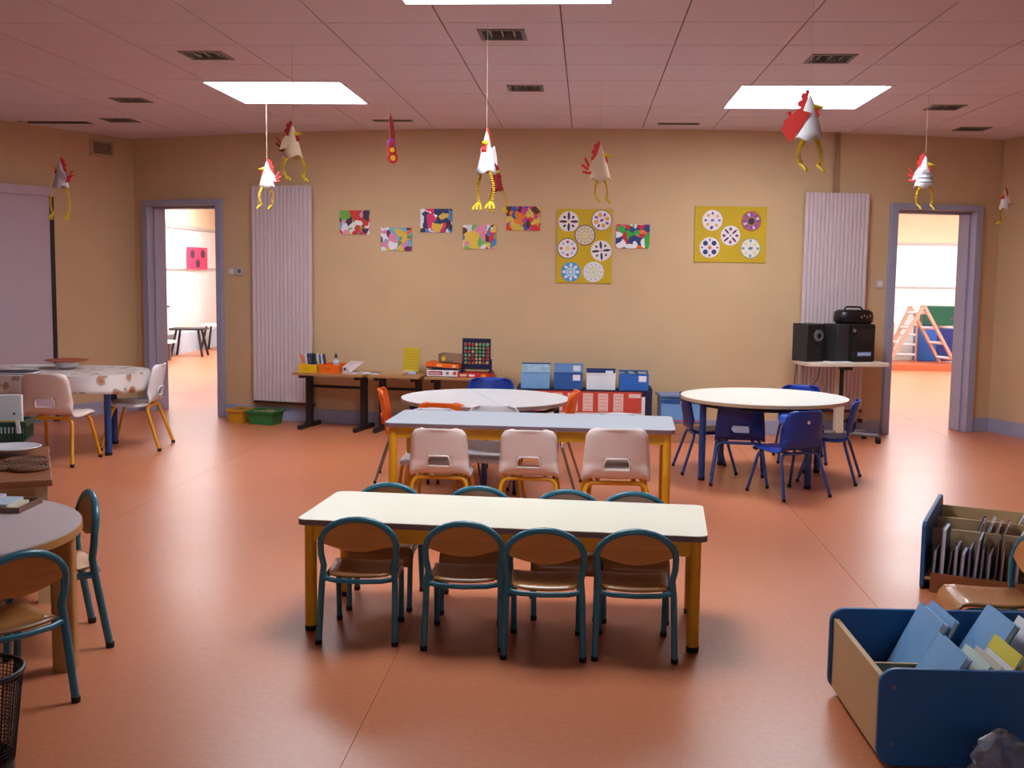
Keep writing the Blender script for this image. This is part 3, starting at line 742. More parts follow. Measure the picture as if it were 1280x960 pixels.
# things on the floral table
p = onz(84, 461, FH)
r = empty('cake_stand', (p.x, p.y, FH), 0, 'flat red-brown plate resting on a small white bowl, on the floral cloth', 'stand')
MB().lathe([(.05, 0), (.085, .02), (.09, .055), (.085, .06)], 24).build('bowl', WPLASTIC2, r)
MB().lathe([(.0, .06), (.14, .062), (.17, .07), (.165, .075), (.13, .068), (0, .067)], 28).build('plate', mat('terracotta_plate', (160, 76, 48), .5, .1), r)
p = onz(45, 458.5, FH)
o = MB().prism(rrect(-.17, .17, -.1, .1, .02), 0, .012).build('paper_sheet_pile', PAPERW, None); o.location = (p.x, p.y, FH); tag(o, 'pile of white sheets on the floral cloth beside the red-brown plate', 'paper')
p = onz(31, 467.5, FH)
r = empty('album', (p.x - .1, p.y + .02, FH), .1, 'dark blue album lying on the floral cloth', 'book')
MB().box(-.17, .17, -.1, .1, .0, .003).build('cover', NAVY, r); MB().box(-.165, .167, -.095, .095, .003, .016).build('page_block', PAPERW, r); MB().box(-.17, .17, -.1, .1, .016, .02).build('cover', NAVY, r)

# pinkish round table at the left front
TCX, TCY, TR_, TH_ = -2.36, 3.66, .592, .525
r = empty('round_table', (TCX, TCY, 0), 0, 'round table with pinkish grey top, beech edge and square beech legs', 'table')
tp = MB().prism(circ(0, 0, TR_, 72), TH_ - .004, TH_).build('tabletop', PINKTOP, r)
MB().prism(circ(0, 0, TR_ + .004, 72), TH_ - .03, TH_ - .004).build('table_edge', TBLW, tp)
for a in (14, 104, 194, 284):
    M = Matrix.Rotation(math.radians(a), 4, 'Z') @ Matrix.Translation((TR_ - .055, 0, 0))
    MB().prism(rrect(-.04, .04, -.04, .04, .015, 3), 0, TH_ - .03, M=M).build('leg', TBLW, r)
for a in (14, 104, 194, 284):
    a0, a1 = math.radians(a), math.radians(a + 90); p0 = Vector((math.cos(a0), math.sin(a0), 0)) * (TR_ - .08); p1 = Vector((math.cos(a1), math.sin(a1), 0)) * (TR_ - .08)
    dd = (p1 - p0); M = Matrix.Translation(p0) @ Matrix.Rotation(math.atan2(dd.y, dd.x), 4, 'Z')
    MB().box(.03, dd.length - .03, -.011, .011, TH_ - .11, TH_ - .03, M=M).build('apron', TBLW, r)
p = onz(8, 634, TH_)
r = empty('book_tray', (p.x - .0, p.y - .01, TH_), .05, 'shallow brown tray of picture books on the pinkish round table', 'tray')
mb = MB(); mb.box(-.15, .10, -.1, .1, 0, .006).box(-.15, .10, -.1, -.092, .006, .022).box(-.15, .10, .092, .1, .006, .022).box(-.15, -.142, -.092, .092, .006, .022).box(.092, .10, -.092, .092, .006, .022)
mb.build('tray', mat('tray_brown', (128, 86, 70), .5), r)
for k, (mm, x, rz, lb) in enumerate(((PAPERC, -.02, .05, 'cream picture book lying in the brown tray'), (mat('pale_blue_cover', (186, 204, 220), .5), -.03, .08, 'pale blue picture book lying on the cream one in the tray'), (mat('lilac_cover', (196, 186, 206), .5), -.09, .02, 'lilac picture book topmost in the brown tray'))):
    b = empty('picture_book', (p.x + x, p.y - .01, TH_ + .007 + .011 * k), rz, lb, 'book')
    MB().box(-.08 + .015 * k, .08 - .01 * k, -.075, .075, 0, .002).build('cover', mm, b); MB().box(-.078 + .015 * k, .078 - .01 * k, -.073, .073, .002, .008).build('page_block', PAPERW, b); MB().box(-.08 + .015 * k, .08 - .01 * k, -.075, .075, .008, .010).build('cover', mm, b)

# low cabinet at the left
CBZ = .54
p = onz(65.5, 599, CBZ)
CBR = math.radians(27)
cab = empty('low_cabinet', (p.x, p.y, 0), CBR, 'low brown-topped cabinet with cream panels behind the pinkish round table', 'cabinet')
MB().box(-1.1, 0, 0, .95, CBZ - .03, CBZ).build('cabinet_top', CABW, cab, bevel=.004)
for x in (-.07, -1.08): MB().box(x, x + .05, .015, .065, 0, CBZ - .03).build('post', mat('post_cream', (222, 200, 154), .5), cab)
for x in (-.07, -1.08): MB().box(x, x + .05, .87, .92, 0, CBZ - .03).build('post', MATS['post_cream'], cab)
MB().box(-1.03, -.07, .03, .05, .16, CBZ - .03).build('front_panel', CABC, cab)
MB().box(-1.03, -.07, .055, .9, .15, .17).build('shelf', CABW, cab)
MB().box(-.035, -.02, .07, .87, .14, CBZ - .03).build('side_panel', CABW, cab)
def on_cab(px, py): return onz(px, py, CBZ)
p = on_cab(17, 569)
o = MB().lathe([(0, 0), (.07, 0), (.11, .012), (.125, .022), (.122, .024), (.105, .015), (.06, .006), (0, .006)], 32).build('white_plate', mat('white_china', (226, 226, 232), .2)); o.location = (p.x, p.y, CBZ + .0205); tag(o, 'white oval-looking plate on the low cabinet, resting on wicker mats', 'plate')
for k, (px, py, R, lb) in enumerate(((33, 578, .095, 'round brown wicker mat under the white plate'), (36, 587, .085, 'round brown wicker mat lying nearest the cabinet edge'), (-2, 586, .085, 'round brown wicker mat half hidden beyond the plate'))):
    p = on_cab(px, py); r = empty('wicker_mat', (p.x, p.y, CBZ), 0, lb, 'mat')
    for q in range(5):
        rr = R * (q + .6) / 5; MB().tube([(rr * math.cos(t * PI / 12), rr * math.sin(t * PI / 12), .009) for t in range(24)], R / 10 + .001, 6, closed=True).build('wicker_coil', WICK, r)
# green basket with boards
p = on_cab(20, 551); bp = p
r = empty('plastic_basket', (p.x - .13, p.y + .02, CBZ), .25, 'dark green slotted plastic basket on the low cabinet', 'basket')
DGR = mat('dark_green_plastic', (18, 66, 48), .4)
MB().box(-.22, .17, -.1, .1, 0, .008).build('basket_floor', DGR, r)
for k in range(22):
    x = -.215 + .38 * k / 21
    for y in (-.105, .105): MB().box(x - .004, x + .004, y - .004, y + .004, .008, .085).build('basket_bar', DGR, r)
for k in range(1, 10):
    y = -.105 + .21 * k / 10
    for x in (-.222, .172): MB().box(x - .004, x + .004, y - .004, y + .004, .008, .085).build('basket_bar', DGR, r)
mb = MB(); mb.box(-.235, .185, -.118, -.1, .08, .105).box(-.235, .185, .1, .118, .08, .105).box(-.235, -.215, -.1, .1, .08, .105).box(.165, .185, -.1, .1, .08, .105)
mb.box(-.225, .175, -.11, -.1, .035, .045).box(-.225, .175, .1, .11, .035, .045); mb.build('basket_rim', DGR, r)
bl = Vector((p.x - .13, p.y + .02, CBZ))
r = empty('white_board_box', (bl.x + .01, bl.y - .02, CBZ + .03), .25, 'white board box with orange-red bar standing in the green basket', 'box')
MB().box(-.2, .145, -.02, .02, .0, .205).build('board', PAPERW, r); MB().box(-.2, .03, -.025, -.02, .15, .175).build('orange_bar', REDB, r)
MB().box(-.2, .145, -.024, -.02, .05, .075).build('yellow_band', YTRAY, r); MB().lathe([(.006, 0), (.006, .003), (0, .004)], 10, M=Matrix.Translation((.11, -.02, .11)) @ ROTX90).build('dot', DGREY, r)
r = empty('folding_book', (bl.x - .24, bl.y + .01, CBZ + .03), .25, 'yellow and orange book tilted behind the white board in the basket', 'book')
M = Matrix.Rotation(math.radians(35), 4, 'Y')
MB().box(-.12, .16, 0, .012, .18, .30, M=M).build('cover', PAPERC, r); MB().box(-.12, .16, -.003, 0, .18, .22, M=M).build('orange_band', ORTRAY, r); MB().box(-.12, .16, -.003, 0, .285, .30, M=M).build('yellow_band', YTRAY, r)
for k, (x, c, lb) in enumerate(((.165, PAPERW, 'white clothes peg clipped on the green basket corner'), (-.10, PAPERW, 'white clothes peg clipped on the green basket front'))):
    o = MB().box(-.008, .008, -.135, -.119, .05, .115, M=Matrix.Translation((x, 0, 0)) @ Matrix.Rotation(-.15, 4, 'Y')).build('clothes_peg', c); o.location = bl; o.rotation_euler.z = .25; tag(o, lb, 'peg')
# mesh waste bin
r = empty('mesh_bin', (onz(23, 842, .335).x - .138, onz(23, 842, .335).y, 0), 0, 'black wire mesh waste bin in front of the pinkish round table', 'bin')
MB().lathe([(.0, 0.0), (.105, 0), (.108, .09), (.106, .09), (.10, .006), (0, .006)], 32).build('bin_base', BLACK, r)
mb = MB()
for k in range(64):
    a = 2 * PI * k / 64
    mb.tube([(.107 * math.cos(a), .107 * math.sin(a), .08), (.135 * math.cos(a), .135 * math.sin(a), .335)], .0016, 4)
for z in range(24):
    R = .107 + .028 * z / 24; mb.tube([(R * math.cos(t * PI / 16), R * math.sin(t * PI / 16), .085 + .25 * z / 24) for t in range(32)], .0014, 4, closed=True)
tag(mb.build('wire_mesh', BLKSTEEL, r), kind='stuff')
MB().tube([(.136 * math.cos(t * PI / 20), .136 * math.sin(t * PI / 20), .335) for t in range(40)], .007, 8, closed=True).build('rim', BLACK, r)

# ================================================================== BOOK BINS
cols = [mat('book_grey', (150, 150, 160), .5), mat('book_slate', (92, 106, 136), .5), mat('book_cream', (206, 194, 174), .5), mat('book_brown', (150, 100, 76), .5), mat('book_rose', (200, 150, 140), .5), mat('book_white', (224, 220, 222), .5), mat('book_navy', (30, 40, 78), .5), mat('book_olive', (120, 118, 84), .5)]
cname = ['grey', 'slate blue', 'cream', 'brown', 'dusty pink', 'white', 'navy', 'olive']
def book(loc, rz, tilt, t, d, h, m, label, group=None, pages=True):
    """thin book standing up: thickness along local X, depth along Y, leaning by tilt toward +X"""
    b = empty('picture_book', loc, rz, label, 'book', group)
    M = Matrix.Rotation(tilt, 4, 'Y')
    MB().box(0, .0022, 0, d, 0, h, M=M).build('cover', m, b); MB().box(t - .0022, t, 0, d, 0, h, M=M).build('cover', m, b)
    MB().box(.0022, t - .0022, .004, d - .003, .004, h - .004, M=M).build('page_block', PAPERW, b)
    MB().box(.0, t, d - .003, d, 0, h, M=M).build('spine', m, b)
    return b
# ---- bin with slanted folders
BX, BY = .885, 3.22
bn = empty('book_bin', (BX, BY, 0), math.radians(1.5), 'book bin with blue front and birch sides holding slanted blue folders', 'book bin')
BL, BD, BH = .98, .59, .305
def rpanel(x0, x1, z0, z1, r): return [(x, z) for x, z in rrect(x0, x1, z0, z1, r, 6)]
for y, nm in ((.0, 'front_panel'), (BD, 'back_panel')):
    o = MB().prism(rpanel(-.012, BL + .012, .012, BH, .05), -.02, 0, M=Matrix.Translation((0, y, 0)) @ ROTX90).build(nm, BBLUE, bn, bevel=.004)
    for x in (.03, .5, .92):
        for z in (.08, .25): MB().lathe([(.006, 0), (.006, .0015), (0, .002)], 10, M=Matrix.Translation((x, y if y == 0 else y - .0, z)) @ ROTX90).build('screw_cap', GREY, o)
for x in (0, BL - .018): MB().box(x, x + .018, .021, BD - .001, .03, BH - .035).build('side_panel', BIRCH, bn, bevel=.002)
MB().box(.018, BL - .018, .021, BD - .001, .035, .05).build('bin_floor', BIRCH, bn)
MB().box(.02, BL - .02, BD * .52, BD * .52 + .012, .05, BH - .09).build('divider', BIRCH, bn)
MB().box(BL * .52, BL * .52 + .012, .021, BD * .52, .05, BH - .06).build('divider', BIRCH, bn)
for x in (.05, BL - .07):
    for y in (.05, BD - .07): MB().lathe([(.02, 0), (.02, .03), (0, .031)], 12, c=(x, y, .003)).build('glide', RUBBER, bn)
nf = 0
FG = 'slanted light blue folders in the blue-fronted bin'
LBF = 'light blue folder leaning in the blue-fronted bin, %s from its birch end'
for (x, y, tl, d, h, t, m, lb, g) in ((.085, .035, 30, .24, .325, .02, LBLUE, LBF, FG), (.13, .315, 26, .23, .33, .022, LBLUE, LBF, FG), (.17, .315, 25, .23, .335, .014, LBLUE, LBF, FG), (.28, .07, 27, .21, .31, .012, mat('yellow_book', (226, 206, 70), .5), 'yellow picture book leaning in the blue-fronted bin', None),
        (.33, .32, 30, .23, .34, .02, LBLUE, LBF, FG), (.165, .03, 30, .20, .30, .012, mat('white_green_cover', (206, 218, 206), .5), 'white and green picture book leaning behind the first folder', None), (.20, .03, 30, .2, .295, .012, cols[2], 'cream picture book leaning before the yellow one', None), (.235, .03, 30, .2, .29, .01, cols[5], 'white picture book leaning before the yellow one', None),
        (.45, .32, 30, .22, .30, .012, cols[5], 'white picture book leaning in the back compartment of the blue-fronted bin', None), (.49, .32, 30, .22, .28, .02, cols[7], 'olive picture book leaning in the back compartment of the blue-fronted bin', None), (.54, .32, 30, .22, .28, .016, cols[5], 'white book leaning last in the back compartment of the blue-fronted bin', None), (.60, .32, 30, .22, .26, .018, YTRAY, 'orange-yellow book leaning in the back compartment of the blue-fronted bin', None)):
    if lb is LBF: lb = LBF % ORD[nf]; nf += 1
    M = Matrix.Rotation(math.radians(1.5), 4, 'Z'); q = M @ Vector((x, y, 0))
    book((BX + q.x, BY + q.y, .052), math.radians(1.5), math.radians(tl), t, d, h, m, lb, g)
p = onz(1262, 938, .1)
# crumpled clear bag beside the bin front
bmh = MB(); n = 14; vs = []; fs = []
for j in range(9):
    for i in range(n):
        a = 2 * PI * i / n; rr = .085 * math.sin(PI * (j + .6) / 9.6) * (1 + .25 * random.uniform(-1, 1)); vs.append((rr * math.cos(a), rr * .7 * math.sin(a), .17 * j / 8 + .012 * random.uniform(0, 1)))
for j in range(8):
    for i in range(n): fs.append((j * n + i, j * n + (i + 1) % n, (j + 1) * n + (i + 1) % n, (j + 1) * n + i))
vs.append((0, 0, 0)); fs += [(k, (k + 1) % n, len(vs) - 1) for k in range(n)]
gb = mat('clear_plastic_film', (200, 206, 220), .2, .02, trans=.75)
o = bmh.add(vs, fs).build('plastic_bag', gb, None, angle=20); o.location = (1.18, 3.10, 0); tag(o, 'crumpled clear plastic bag on the floor against the blue bin front', 'bag')

# ---- bin with rows of picture books
p0 = onz(1143, 736, 0); B1R = math.radians(-24)
b1 = empty('book_bin', (p0.x + .02, p0.y, 0), B1R, 'birch book bin with blue end panel and rows of upright picture books', 'book bin')
BL1, BD1 = 1.05, .60
def endpanel(x):
    pl = [(0, .02), (.02, 0.0), (BD1 - .02, 0), (BD1, .02), (BD1, .325), (BD1 - .03, .35), (BD1 - .06, .35), (.02, .315), (0, .295)]
    M = Matrix.Translation((x, 0, 0)) @ Matrix(((0, 0, 1, 0), (1, 0, 0, 0), (0, 1, 0, 0), (0, 0, 0, 1)))
    MB().prism(pl, 0, .02, M=M).build('end_panel', BBLUE, b1, bevel=.003)
endpanel(0); endpanel(BL1 - .02)
for y, z0, z1, nm in ((BD1 - .02, .03, .295, 'back_board'), (BD1 - .2, .05, .27, 'divider'), (BD1 - .38, .05, .25, 'divider')):
    MB().box(.02, BL1 - .02, y, y + .012, z0, z1).build(nm, BIRCH, b1, bevel=.002)
MB().box(.021, BL1 - .021, .0, BD1 - .38, .05, .062).build('trough_floor', BIRCH, b1); MB().box(.021, BL1 - .021, BD1 - .367, BD1 - .021, .05, .062).build('bin_floor', BIRCH, b1)
MB().box(.05, BL1 - .05, -.03, -.018, .0, .09).build('front_lip', CABW, b1); MB().box(.05, BL1 - .05, -.018, .0, .05, .062).build('lip_ledge', BIRCH, b1)
def b1pos(x, y, z): q = Matrix.Rotation(B1R, 4, 'Z') @ Vector((x, y, 0)); return (p0.x + .02 + q.x, p0.y + q.y, z)
x = .05; k = 0; seen = {}
random.seed(11)
while x < .62:
    t = random.uniform(.008, .018); h = random.choice((.13, .15, .16, .20, .125)); d = random.uniform(.15, .19); c = random.choice((0, 1, 2, 4, 3, 5, 6, 1, 0))
    tl = random.uniform(.02, .10) if x < .40 else random.uniform(.12, .3)
    if k == 1: h, c, t = .225, 1, .02
    seen[c] = seen.get(c, -1) + 1
    book(b1pos(x, .012, .064), B1R, tl, t, d, h, cols[c], '%s thin %s book from the blue end panel in the front trough' % (ORD[seen[c]], cname[c]), '%s picture books in the front trough' % cname[c])
    x += t + random.uniform(.012, .02); k += 1
for x, tl, h, c in ((.44, .5, .26, 1), (.50, .5, .27, 7), (.66, .45, .25, 1), (.72, .45, .24, 2)):
    book(b1pos(x + .1, .02, .064), B1R, tl, .016, .19, h, cols[c], 'tall %s picture book leaning across the trough%s' % (cname[c], ', nearer the blue end panel' if x < .5 else ' of the birch bin'), 'tall %s books leaning in the front trough' % cname[c])
for i, (x, tl, h, c) in enumerate(((.16, .3, .245, 6), (.20, .3, .25, 5), (.235, .3, .24, 4), (.27, .3, .24, 3), (.32, .45, .26, 5), (.36, .45, .27, 0), (.42, .5, .28, 3))):
    book(b1pos(x, BD1 - .36, .064), B1R, tl, .014, .145, h, cols[c], '%s book in middle row of the birch bin, %s from the blue panel' % (cname[c], ORD[i]), '%s books in the middle row' % cname[c])
for i, (x, tl, h, c) in enumerate(((.30, .4, .29, 5), (.34, .4, .30, 0), (.40, .4, .30, 2), (.44, .4, .30, 7), (.50, .35, .29, 7), (.56, .35, .29, 0))):
    book(b1pos(x, BD1 - .18, .064), B1R, tl, .013, .145, h, cols[c], '%s book in back row of the birch bin, %s from the blue panel' % (cname[c], ORD[i]), '%s books in the back row' % cname[c])

# ================================================================== ALONG THE BACK WALL
def wall_root(name, px, py, off, label, cat, group=None, z=0.0):
    p, t = oncyl(px, py, off); q = arc(t, off, z); return empty(name, q, t, label, cat, group), t
# tubs on the floor
def tub(px, py, w, m, label, fill):
    r, t = wall_root('toy_tub', px, py, .26, label, 'tub')
    d, h = .20, .13
    mb = MB(); a = w / 2
    mb.box(-a + .015, a - .015, -.085, .085, 0, .006)
    for (x0, y0, x1, y1) in ((-a, -d / 2, a, -d / 2), (a, -d / 2, a, d / 2), (a, d / 2, -a, d / 2), (-a, d / 2, -a, -d / 2)):
        k = .86; vs = [(x0 * k, y0 * k, 0), (x1 * k, y1 * k, 0), (x1, y1, h), (x0, y0, h)]; ins = [(x * .965, y * .95, z) for x, y, z in vs]
        mb.add(vs + ins, [(0, 1, 2, 3), (7, 6, 5, 4), (3, 2, 6, 7), (0, 4, 5, 1), (0, 3, 7, 4), (1, 5, 6, 2)])
    mb.build('tub_body', m, r)
    mb = MB(); mb.box(-a - .012, a + .012, -d / 2 - .012, -d / 2, h - .02, h).box(-a - .012, a + .012, d / 2, d / 2 + .012, h - .02, h).box(-a - .012, -a, -d / 2, d / 2, h - .02, h).box(a, a + .012, -d / 2, d / 2, h - .02, h)
    mb.build('tub_rim', m, r)
    mb = MB()
    for k in range(26):
        x, y = random.uniform(-a * .75, a * .75), random.uniform(-.06, .06); s = random.uniform(.012, .022)
        mb.box(-s, s, -s, s, -s, s, M=Matrix.Translation((x, y, h - .03 + random.uniform(-.015, .012))) @ Matrix.Rotation(random.uniform(0, 3), 4, 'Z') @ Matrix.Rotation(random.uniform(0, 1), 4, 'X'))
    o = mb.build('toy_bricks', fill, None); o.location = r.location; o.rotation_euler = r.rotation_euler; tag(o, 'jumble of small wooden bricks filling the ' + label.split(' plastic')[0] + ' tub', 'bricks', kind='stuff')
tub(301, 517, .17, YELB, 'yellow plastic tub on the floor below the radiator', CABW)
tub(332, 519, .27, GREENB, 'green plastic tub on the floor below the radiator', mat('pinkish_bricks', (176, 128, 112), .6, .2, 40))

# desks
DH = .515
def desk(x0, x1, ym, off, label):
    a, ta = oncyl(x0, ym, off); b, tb = oncyl(x1, ym, off); tm = (ta + tb) / 2; w = (arc(ta, off) - arc(tb, off)).length * .965
    r = empty('school_desk', arc(tm, off), tm, label, 'desk')
    MB().box(-w / 2, w / 2, -.22, .22, DH - .022, DH).build('desktop', DESKWOOD, r, bevel=.003)
    for s in (-1, 1):
        x = s * (w / 2 - .07)
        MB().box(x - .025, x + .025, -.03, .03, .04, DH - .05).build('column', BLKSTEEL, r)
        MB().box(x - .018, x + .018, -.22, .21, .0, .04).build('foot_bar', BLKSTEEL, r, bevel=.004)
        MB().box(x - .018, x + .018, -.19, .19, DH - .05, DH - .022).build('bracket', BLKSTEEL, r)
    MB().tube([(-w / 2 + .07, .02, DH - .14), (w / 2 - .07, .02, DH - .14)], .013, 8).build('crossbar', BLKSTEEL, r)
    return r, tm, w
d1, td1, w1 = desk(377, 466, 466, .28, 'small wooden desk with black T legs holding the yellow and orange trays')
d2, td2, w2 = desk(468, 534, 466, .26, 'small wooden desk with black T legs holding the yellow notepad, between two desks')
d3, td3, w3 = desk(536, 617, 470, .26, 'small wooden desk with black T legs holding board games')
def on_desk(px, py, off=.26, z=DH):
    p = onz(px, py, z); t = math.atan2(p.x - AX, AY - p.y); return p, t
def deskthing(name, px, py, label, cat, group=None, z=DH, off=None, th=None):
    if off is None:
        p, t = on_desk(px, py, z=z)
    else:
        q, t = oncyl(px, py, off); p = arc(t, off, z)
    return empty(name, p, t if th is None else th, label, cat, group)
def tray(px, off, w, d, h, m, label):
    r = deskthing('storage_tray', px, 463, label, 'tray', off=off)
    mb = MB(); t = .006; a = w / 2; b = d / 2
    mb.box(-a, a, -b, b, 0, t).box(-a, a, -b, -b + t, t, h).box(-a, a, b - t, b, t, h).box(-a, -a + t, -b + t, b - t, t, h).box(a - t, a, -b + t, b - t, t, h)
    mb.build('tray_body', m, r); MB().tube([(-.015, -b - .004, h * .6), (.015, -b - .004, h * .6)], .007, 8).build('pull_knob', m, r); return r
yt = tray(392, .33, .185, .25, .075, YTRAY, 'yellow storage tray at the desk end by the radiator')
ot = tray(418.5, .33, .185, .25, .08, ORTRAY, 'orange storage tray beside the yellow one on the desk')
pens = [(-.085, (226, 96, 40)), (-.07, (230, 226, 220)), (-.052, (40, 50, 90)), (-.035, (36, 50, 110)), (-.018, (30, 34, 60)), (0, (34, 36, 50)), (.018, (230, 220, 200)), (.034, (30, 60, 40)), (.05, (180, 40, 50)), (.064, (40, 90, 170)), (.078, (236, 236, 240)), (.092, (140, 30, 60)), (.105, (30, 30, 40))]
penn = ['orange', 'white', 'navy', 'navy', 'black', 'black', 'cream', 'dark green', 'red', 'blue', 'white', 'burgundy', 'black']
for k, ((x, c), cn) in enumerate(zip(pens, penn)):
    q = Matrix.Rotation(yt.rotation_euler.z, 4, 'Z') @ Vector((x * .95 if k < 8 else x + .0, random.uniform(-.03, .05), 0))
    if k >= 8: q = Matrix.Rotation(yt.rotation_euler.z, 4, 'Z') @ Vector((x + .03, random.uniform(-.03, .04), 0))
    r = empty('felt_pen', (yt.location.x + q.x, yt.location.y + q.y, DH + .008 if k < 7 else DH + .0085), 0, '%s felt pen standing in the trays, %s counting from the radiator' % (cn, (ORD + ['thirteenth'])[k]), 'pen', '%s felt pens' % cn)
    M = Matrix.Rotation(random.uniform(-.18, .1) if k else -.35, 4, 'Y'); m = mat('pen_' + cn.replace(' ', '_'), c, .4)
    MB().lathe([(.011, 0), (.011, .11), (.009, .115)], 8, M=M).build('barrel', m, r); MB().lathe([(.012, .115), (.012, .15), (.006, .158), (0, .158)], 8, M=M).build('cap', m, r)
r = deskthing('spray_bottle', 420, 460, 'small grey-white glue bottle standing in the orange tray', 'bottle', off=.33, z=DH + .007)
MB().lathe([(.028, 0), (.03, .02), (.03, .09), (.012, .11), (.012, .125)], 14).build('bottle_body', mat('pale_grey_bottle', (190, 196, 206), .3), r); MB().lathe([(.014, .125), (.012, .15), (.004, .165), (0, .165)], 10).build('cap', DGREY, r)
r = deskthing('paper_tray', 443, 463, 'pinkish white file box of papers beside the orange tray', 'file box', off=.31)
mb = MB(); mb.box(-.075, .075, -.1, .1, 0, .008).add([(-.075, -.1, .008), (.0, -.1, .008), (.06, .1, .1), (-.075, .1, .1), (-.075, -.1, .06), (-.03, -.1, .06)], [(0, 1, 2, 3), (0, 4, 5, 1), (4, 3, 2, 5), (0, 3, 4), (1, 5, 2)])
mb.build('box_body', mat('pinkish_card', (214, 190, 190), .6), r); MB().lathe([(.012, 0), (.012, .002), (0, .003)], 10, M=Matrix.Translation((-.05, -.101, .04)) @ ROTX90).build('finger_hole', DGREY, r)
r = deskthing('sheet_pile', 470, 466, 'loose white sheets spread over the joint of two desks', 'paper', off=.30, z=DH)
MB().box(-.11, .10, -.08, .08, 0.0005, .004).build('sheet', PAPERW, r); MB().box(-.06, .13, -.03, .09, .0045, .006, M=Matrix.Rotation(.1, 4, 'Z')).build('sheet', mat('grey_sheet', (120, 116, 126), .6), r)
r = deskthing('notepad_stand', 513, 462, 'mustard ruled notepad upright in a small glossy holder on the desk', 'notepad', off=.22)
M = Matrix.Rotation(math.radians(-9), 4, 'X')
MB().box(-.075, .075, 0, .012, .01, .235, M=M).build('pad', YELC, r)
for k in range(7): MB().box(-.07, .07, -.0015, 0, .05 + .026 * k, .053 + .026 * k, M=M).build('ruled_line', mat('pad_line', (150, 132, 30), .7), r)
MB().box(-.06, .06, -.03, .03, 0, .025).build('holder', mat('glossy_holder', (190, 206, 236), .12), r)
# flat wooden board under the notepad side
r = deskthing('puzzle_board', 492, 465, 'thin wooden puzzle board lying on the middle desk', 'board', off=.3)
MB().box(-.1, .12, -.12, .05, .0, .018).build('board', wood('pale_board_wood', (196, 150, 100), .5, .85), r)
# games
r = deskthing('game_box', 556, 468, 'white game box with red name label at the bottom of the games pile', 'game box', off=.30)
MB().box(-.15, .13, -.1, .1, 0, .028).build('box_tray', mat('dark_game_base', (90, 40, 60), .5), r); MB().box(-.135, .14, -.112, .108, .006, .058).build('lid', PAPERW, r)
MB().box(-.12, .005, -.1135, -.112, .016, .048).build('name_label', mat('crimson_label', (176, 30, 60), .5), r)
for k in range(8): MB().box(-.11 + .013 * k, -.102 + .013 * k, -.1145, -.1135, .024, .024 + (.018 if k in (0, 5) else .012)).build('label_letter', PAPERW, r)
MB().lathe([(.014, 0), (.014, .0015), (0, .002)], 12, M=Matrix.Translation((.05, -.112, .033)) @ ROTX90).build('printed_figure', GREY, r); MB().box(.1, .13, -.1135, -.112, .02, .048).build('price_mark', REDB, r)
gx = r.location.copy(); gt = r.rotation_euler.z
def stack(name, dz, dx, rz, label): 
    q = Matrix.Rotation(gt, 4, 'Z') @ Vector((dx, 0, 0)); return empty(name, (gx.x + q.x, gx.y + q.y, DH + dz), gt + rz, label, 'game box')
r = stack('game_box', .060, -.005, .04, 'orange game box in the middle of the games pile')
M = Matrix.Rotation(math.radians(3), 4, 'Y')
MB().box(-.14, .14, -.1, .1, .008, .03, M=M).build('box_tray', NAVY, r); MB().box(-.146, .146, -.106, .106, .022, .06, M=M).build('lid', ORTRAY, r); MB().box(-.05, .0, -.1075, -.106, .03, .05, M=M).build('name_label', mat('pale_orange', (246, 180, 120), .5), r); MB().box(.09, .12, -.1075, -.106, .03, .05, M=M).build('price_mark', PAPERC, r)
r = stack('game_box', .126, .06, .0, 'grey-brown game box with yellow picture on top of the games pile')
M = Matrix.Rotation(math.radians(3), 4, 'Y')
MB().box(-.10, .11, -.09, .09, .0, .07, M=M).build('lid', painting('grey_game_print', 5, [(110, 92, 80), (140, 118, 100), (90, 74, 66), (150, 110, 90)], 14), r); MB().box(-.07, -.035, -.0915, -.09, .012, .05, M=M).build('picture', YTRAY, r)
r = deskthing('game_box', 596, 470, 'flat red game box under the counter-drop game', 'game box', off=.30)
MB().box(-.145, .14, -.11, .11, 0, .038).build('lid', RED, r)
for x, w_, m_ in ((-.13, .06, PAPERC), (-.05, .05, PAPERW), (.06, .04, YTRAY)): MB().box(x, x + w_, -.1115, -.11, .01, .028).build('printed_block', m_, r)
c4 = deskthing('counter_drop_game', 595.5, 466, 'upright navy counter-drop game filled with red, green and yellow counters', 'game', off=.32, z=DH + .038)
NB = mat('navy_game_plastic', (20, 24, 64), .4)
W4, H4 = .25, .30
# board with real holes: lattice bars
mb = MB(); x0, z0, px_, pz_ = -W4 / 2 + .014, .075, (W4 - .028) / 7, .031
mb.box(-W4 / 2, W4 / 2, -.012, .012, .03, z0).box(-W4 / 2, W4 / 2, -.012, .012, z0 + 6 * pz_, H4).box(-W4 / 2, x0, -.012, .012, z0, z0 + 6 * pz_).box(-x0, W4 / 2, -.012, .012, z0, z0 + 6 * pz_)
for i in range(1, 7): mb.box(x0 + px_ * i - .0045, x0 + px_ * i + .0045, -.012, .012, z0, z0 + 6 * pz_)
for j in range(1, 6): mb.box(x0, -x0, -.0118, .0118, z0 + pz_ * j - .0045, z0 + pz_ * j + .0045)
mb.build('board', NB, c4)
for s in (-1, 1): MB().box(s * W4 / 2 - .01, s * W4 / 2 + .014, -.06, .06, 0, .022).build('foot', NB, c4); MB().box(s * W4 / 2 - .004, s * W4 / 2 + .012, -.016, .016, .022, .12).build('upright', NB, c4)
MB().box(-.1, .1, -.05, -.012, .03, .042).build('counter_ledge', DGREY, c4)
cm = {'r': mat('counter_red', (214, 60, 50), .4), 'g': mat('counter_green', (120, 206, 130), .4), 'y': mat('counter_yellow', (232, 214, 120), .4)}
